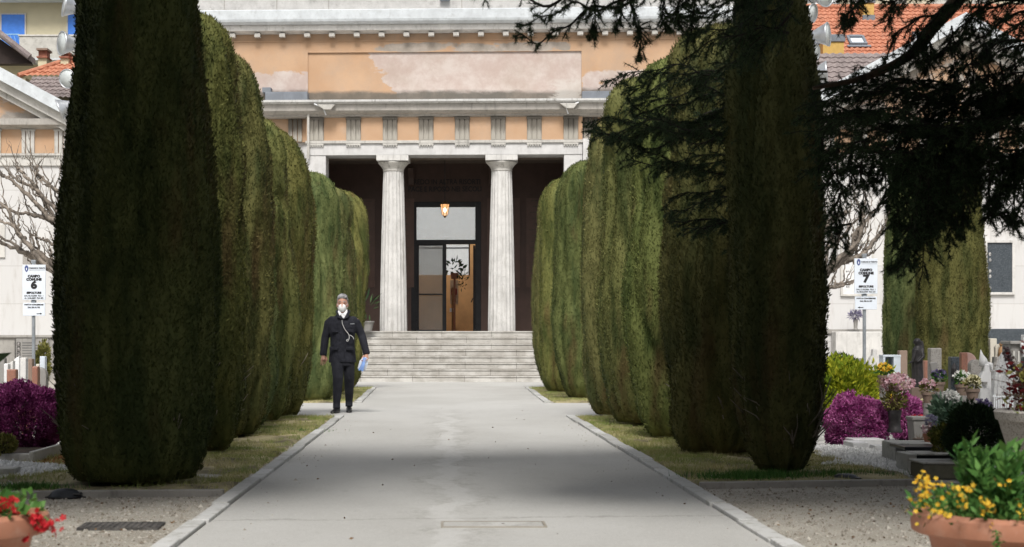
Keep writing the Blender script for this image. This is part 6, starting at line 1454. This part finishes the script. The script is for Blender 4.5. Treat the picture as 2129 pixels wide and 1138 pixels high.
for i in range(22):
    px, py = rr.uniform(2066,2125), rr.uniform(728,840); q = at(px, py, Yu+rr.uniform(-.15,.1)) - Vector(e.location); b = Vector((-.30+rr.uniform(-.06,.1),-.1,zt)); m_ = (q+b)/2+Vector((rr.uniform(-.03,.03),0,rr.uniform(0,.05)))
    pts = smooth_path([b,m_,q], 4); mb.tube(pts, [.004-.0028*k/8 for k in range(9)], 4)
    for k in range(2, 9): mb.ball(pts[k]+Vector((rr.gauss(0,.006),0,rr.gauss(0,.006))), .004, 5, 4)
mb.build('twigs', M['bark'], e)
pts = smooth_path(W([(2130,800,Yu),(2112,770,Yu),(2098,745,Yu),(2094,728,Yu)]), 8); mb = MB()
for p in pts:
    for k in range(4): mb.ball(p-Vector(e.location)+Vector((rr.gauss(0,.009),rr.gauss(0,.009),rr.gauss(0,.009))), .009, 6, 4)
mb.build('berry_spike', plain('dark_berry', (.03,.012,.016), .4, bump=0), e)

# ------------------------------------------------------------------ the walking man
YP = 25.9; XP = wx(712, YP); SC = F/YP
def q(px, py, y=0.0): return Vector(((px-712)/SC, y, (861-py)/SC))      # photo pixel -> metres in his own frame
def crop(cx, cy, y=0.0): return q(640+cx/4.0625, 590+cy/4.0625, y)
def rings(rs, n=20):
    """rs: (x, y, z, rx, ry)"""
    mb = MB(); v = []
    for x, y, z, a, b in rs:
        for k in range(n):
            t = 2*math.pi*k/n; v.append((x+a*math.cos(t), y+b*math.sin(t), z))
    m = len(rs); return mb.add(v, [(i*n+k, i*n+(k+1)%n, (i+1)*n+(k+1)%n, (i+1)*n+k) for i in range(m-1) for k in range(n)] + [tuple(range(n-1,-1,-1)), tuple(range((m-1)*n, m*n))])
skin = plain('skin', (.52,.28,.20), .55, var=.10, scale=12, bump=.1)
navy = NT('navy_cloth'); navy.color(navy.mix(navy.ramp(navy.noise(9,5),.3,.7), (.013,.014,.020), (.026,.027,.036))); navy.set(.85,0,.25); navy.bump(navy.noise(11,3,(1,1,.6),dist=.6), .9, .03)
trou = NT('dark_trouser_cloth'); trou.color(trou.mix(trou.ramp(trou.noise(8,4),.3,.7), (.012,.013,.018), (.022,.023,.030))); trou.set(.85,0,.25); trou.bump(trou.noise(8,3,(1.5,1.5,.5),dist=.5), .9, .03)
zc = .015
hx = 0.0; zh = q(712,637).z                           # head centre
body = rings([(0,-.035,zh-.132,.022,.025),(0,-.03,zh-.122,.040,.045),(0,-.022,zh-.10,.054,.066),(0,-.012,zh-.06,.066,.080),(0,-.004,zh-.01,.073,.090),(0,.0,zh+.04,.076,.096),(0,.004,zh+.085,.070,.088),(0,.008,zh+.115,.052,.066),(0,.01,zh+.132,.018,.02)])
body.tube([(0,-.088,zh+.02),(0,-.103,zh-.005),(0,-.112,zh-.028),(0,-.092,zh-.038)], [.012,.013,.016,.010], 8)
for s in (-1,1):
    body.ball((s*.078,.008,zh-.01), (.012,.022,.034), 10, 8); body.ball((s*.032,-.076,zh+.035), (.022,.016,.010), 8, 6)     # ears, brows
body.tube([(0,.012,zh-.06),(0,.018,zh-.13),(0,.02,zh-.22)], [.058,.056,.065], 14)
zs = 1.40
body.add(*(lambda m: (m.v, m.f))(rings([(0,.01,.80,.150,.10),(0,.01,1.0,.150,.10),(0,.01,1.2,.165,.11),(0,.01,1.33,.180,.105),(0,.015,1.41,.13,.085),(0,.018,1.46,.065,.06)])))
shL, elL, wrL = Vector((-.185,.01,1.385)), crop(146,470,.03), crop(132,612,-.03)
shR, elR, wrR = Vector((.185,.01,1.385)), crop(456,452,.02), crop(497,602,-.05)
for a, b, c in ((shL,elL,wrL),(shR,elR,wrR)): body.tube([a,(a+b)/2,b,(b+c)/2,c], [.052,.046,.038,.034,.027], 10)
hpL, knL, anL = Vector((-.085,.0,.86)), crop(260,812,-.14), crop(247,1035,-.10)
hpR, knR, anR = Vector((.085,.0,.86)), crop(350,812,.02), crop(342,1024,.20)
for a, b, c in ((hpL,knL,anL),(hpR,knR,anR)): body.tube([a,(a+b)/2,b,(b+c)/2,c], [.085,.070,.052,.048,.036], 10)
# hands: palm, four fingers of unequal length and a thumb from the side of the palm
def hand(w, d, side, thumb, curl):
    d = Vector(d).normalized(); side = Vector(side).normalized(); nrm = d.cross(side).normalized()
    n0 = len(body.v)
    pc = w + d*.055; body.tube([w-d*.01, w+d*.03, w+d*.075, w+d*.092], [.025,.032,.040,.034], 10)
    for k, (off, L) in enumerate(((-.036,.068),(-.012,.080),(.012,.076),(.035,.060))):
        b = w + d*.082 + side*off; j1 = b + d*L*.42 + nrm*curl*.012; j2 = j1 + d*L*.30 + nrm*curl*.022; j3 = j2 + d*L*.20 + nrm*curl*.026
        body.tube([b - d*.02, b, j1, j2, j3], [.0092,.0092,.0085,.0078,.006], 7)
    b = w + d*.03 - side*thumb*.028; body.tube([b, b + d*.028 - side*thumb*.020 + nrm*curl*.004, b + d*.058 - side*thumb*.026 + nrm*curl*.012, b + d*.076 - side*thumb*.022+nrm*curl*.018], [.014,.0125,.0105,.007], 7)
hand(wrL, crop(138,700,-.07)-wrL, (0.9,.35,.1), -1, -.8)
hand(wrR, Vector((-.10,-.35,-1)), (.9,-.3,0), 1, 1.6)
man = body.build('person', skin, None, (XP, YP, zc), smooth=True); remesh(man, .0040, 2); 
tag(man, 'grey-haired man in dark navy jacket and white face mask walking down the path', 'person')
# jacket
jk = rings([(0,.0,.745,.205,.135),(0,.0,.76,.208,.138),(0,.0,.88,.194,.132),(-.0,.0,1.0,.182,.128),(0,.0,1.12,.184,.130),(0,.0,1.25,.196,.135),(0,.0,1.33,.198,.130),(0,.005,1.385,.180,.115),(0,.01,1.425,.140,.098),(0,.015,1.455,.100,.085),(0,.018,1.475,.083,.075)], 28)
for a, b, c in ((shL,elL,wrL),(shR,elR,wrR)):
    ab = (a+b)/2; bc = (b+c)/2; s_i = Vector((-1 if a.x > 0 else 1, 0, 0)); jk.tube([a+s_i*.10+Vector((0,0,.005)), a+s_i*.03+Vector((0,0,-.004)), a-s_i*.02+Vector((0,0,-.05)), ab, b, bc, c+ (c-b).normalized()*.012], [.050,.066,.070,.066,.060,.057,.049], 14)
    jk.tube([c-(c-b).normalized()*.05, c+(c-b).normalized()*.016], [.055,.053], 14)
jacket = jk.build('jacket', navy.m, man, smooth=True); remesh(jacket, .008, 3)
mb = MB()
mb.tube([crop(303,300,-.128), crop(306,420,-.136), crop(312,560,-.138), crop(322,664,-.142)], .006, 5)
mb.build('front_placket', navy.m, jacket)
mb = MB()
for s, a in ((-1, (255,232)), (1, (338,232))):
    mb.add([crop(a[0],a[1],-.055), crop(300,312,-.140), crop(300+s*42,300,-.135), crop(300+s*62,246,-.075), crop(300+s*45,228,-.03)], [(0,1,2,3,4)])
cl_ = mb.build('collar', navy.m, jacket); sl_ = cl_.modifiers.new('t','SOLIDIFY'); sl_.thickness = .012
mb = MB()
for x0, x1, zt_ in ((-.165,-.055,1.245),(.06,.17,1.245),(-.185,-.06,.98),(.06,.18,.98)): mb.box(x0,x1,-.146,-.118,zt_-.045,zt_)
mb.build('pocket_flaps', navy.m, jacket, bevel=.004)
mb = MB(); a_ = crop(380,354); mb.box(a_.x-.032,a_.x+.034,-.150,-.1485,a_.z-.006,a_.z+.008); mb.build('chest_emblem', plain('faded_grey_stitching', (.20,.21,.23), .8, bump=0), jacket)
# white shirt showing at the neck
mb = MB(); mb.add([crop(270,250,-.05), crop(326,250,-.05), crop(328,278,-.105), crop(306,308,-.138), crop(285,282,-.115), crop(268,270,-.085)], [(0,1,2,3,4,5)])
s_ = mb.build('shirt', plain('white_shirt', (.74,.74,.76), .8, var=.04), man); sd_ = s_.modifiers.new('t','SOLIDIFY'); sd_.thickness = .016
mb = MB()
for s in (-1,1): mb.add([crop(297+s*36,228,-.055), crop(297+s*5,268,-.112), crop(297+s*24,284,-.128), crop(297+s*40,252,-.09)], [(0,1,2,3)])
o = mb.build('shirt_collar', plain('white_collar', (.76,.76,.78), .8, var=.04), s_); sd_ = o.modifiers.new('t','SOLIDIFY'); sd_.thickness = .008
# trousers and shoes
tr_ = rings([(0,0,.70,.175,.125),(0,0,.86,.178,.125),(0,0,.95,.165,.115)], 20)
for a, b, c in ((hpL,knL,anL),(hpR,knR,anR)):
    tr_.tube([a, (a*.6+b*.4), b, (b*.45+c*.55), c+Vector((0,0,.03)), c+Vector((0,-.014,-.055))], [.102,.092,.079,.067,.055,.056], 14)
t_ = tr_.build('trousers', trou.m, man, smooth=True); remesh(t_, .009, 3)
shoe = plain('black_shoe', (.012,.012,.013), .35, var=.2, bump=.05)
for an, toe in ((anL, crop(210,1088,-.33)), (anR, crop(348,1092,.0))):
    d = (toe-an); d.z = 0; d.normalize(); R3 = Matrix.Translation((an.x, an.y, 0)) @ Matrix.Rotation(math.atan2(d.y, d.x)+math.pi/2, 4, 'Z')
    m_ = MB(); v = []; st = [(.075,.034,.085),(.05,.040,.105),(.0,.044,.115),(-.05,.043,.088),(-.10,.047,.062),(-.15,.048,.050),(-.185,.036,.040),(-.205,.012,.026)]
    nn = 14
    for y, w_, hgt in st:
        for k in range(nn):
            a = 2*math.pi*k/nn; v.append((w_*math.cos(a)*(1 if math.sin(a) < .3 else .85), y, max(-zc+.001, hgt/2 - zc*.5 + hgt/2*math.sin(a))))
    mm = len(st); m_.add(v, [(i*nn+k, i*nn+(k+1)%nn, (i+1)*nn+(k+1)%nn, (i+1)*nn+k) for i in range(mm-1) for k in range(nn)] + [tuple(range(nn-1,-1,-1)), tuple(range((mm-1)*nn, mm*nn))])
    m_.xform(R3); so = m_.build('shoe', shoe, man, smooth=True)
# hair, brows, eyes, mask
rng = np.random.default_rng(14); hair = plain('grey_hair', (.30,.30,.31), .7, var=.35, scale=30, bump=.6, bscale=60)
hb = rings([(0,.050,zh-.07,.058,.046),(0,.046,zh-.01,.076,.064),(0,.040,zh+.04,.081,.078),(0,.026,zh+.075,.080,.088),(0,.010,zh+.105,.077,.091),(0,.008,zh+.138,.067,.080),(0,.010,zh+.157,.046,.056),(0,.012,zh+.167,.018,.022)], 28)
for k in range(70):
    x = rng.uniform(-.066,.066); cz_ = .02*(x/.066)**2; hb.tube([(x,-.068+cz_,zh+.078+rng.uniform(-.006,.014)),(x*1.04+.004,-.084+cz_,zh+.108+rng.uniform(-.006,.006)),(x*.96+.007,-.066+cz_,zh+.143-cz_+rng.uniform(-.006,.006)),(x*.85+.01,-.02,zh+.163-cz_*1.6)], [.002,.0055,.006,.003], 5)
for k in range(40):
    a = rng.uniform(0,6.28); a = rng.uniform(-.35,math.pi+.35); hb.tube([(.05*math.cos(a),.06*math.sin(a)+.015,zh+.13),(.074*math.cos(a),.085*math.sin(a)+.018,zh+.085),(.081*math.cos(a),.075*math.sin(a)+.035,zh+.03+rng.uniform(-.05,.02))], [.010,.011,.004], 5)
hb.build('hair', hair, man, smooth=True)
for s in (-1,1):
    MB().tube([(s*.014,-.090,zh+.040),(s*.034,-.088,zh+.048),(s*.055,-.072,zh+.042)], [.005,.006,.003], 5).build('eyebrow', hair, man)
    MB().ball((s*.032,-.083,zh+.022), (.012,.008,.006), 10, 6).build('eye', plain('dark_eye', (.03,.02,.015), .2, bump=0), man, smooth=True)
mk = MB().ball((0,-.068,zh-.048), (.058,.058,.064), 20, 14); 
mk.build('face_mask', plain('white_mask', (.84,.84,.83), .8, var=.03, bump=.05), man, smooth=True)
ms = MB()
for s in (-1,1):
    ms.tube([(s*.050,-.090,zh-.02),(s*.074,-.030,zh+.01),(s*.082,.0,zh+.012)], .0022, 4).tube([(s*.048,-.080,zh-.085),(s*.070,-.030,zh-.045),(s*.080,.0,zh-.03)], .0022, 4)
ms.build('mask_straps', M['white_paint'], man)
cb = MB(); p = [crop(294,322,-.142),crop(297,352,-.147),crop(318,400,-.150),(crop(346,436,-.152)),crop(354,460,-.152),crop(352,482,-.152),crop(342,499,-.151),crop(333,497,-.151),crop(334,488,-.152),crop(345,482,-.153)]
cb.tube(smooth_path(p,5), .0042, 6).tube(smooth_path([crop(356,450,-.152),crop(370,452,-.151),crop(386,466,-.149),crop(393,482,-.147)],5), .0042, 6)
cb.build('earphone_cable', plain('white_cable', (.78,.78,.78), .5, bump=0), man)
# folded sheets in his hand: a thing of its own
pap = empty('paper_sheets', (XP, YP, zc), 'bunch of folded blue and white papers held in the walking man\'s hand', 'papers')
blue_p = plain('blue_paper', (.22,.36,.72), .8, var=.08, bump=0); white_p = plain('white_paper', (.70,.76,.86), .8, var=.04, bump=0)
def sheet_of(pts, mat):
    m_ = MB(); nq = len(pts)//2; m_.v = [tuple(crop(*p)) for p in pts]; m_.f = [(i, i+1, nq+i+1, nq+i) for i in range(nq-1)]
    o = m_.build('sheet', mat, pap); s2 = o.modifiers.new('t','SOLIDIFY'); s2.thickness = .003
sheet_of([(472,632,-.12),(456,690,-.13),(428,742,-.11),(500,640,-.14),(470,700,-.16),(444,748,-.15)], blue_p)
sheet_of([(470,634,-.10),(440,664,-.09),(422,728,-.07),(484,636,-.12),(462,690,-.13),(438,734,-.11)], white_p)
sheet_of([(486,630,-.15),(480,690,-.18),(460,752,-.17),(506,640,-.12),(512,690,-.12),(490,745,-.13)], white_p)
sheet_of([(480,634,-.16),(462,700,-.19),(452,744,-.18),(494,640,-.17),(486,700,-.20),(470,756,-.19)], blue_p)
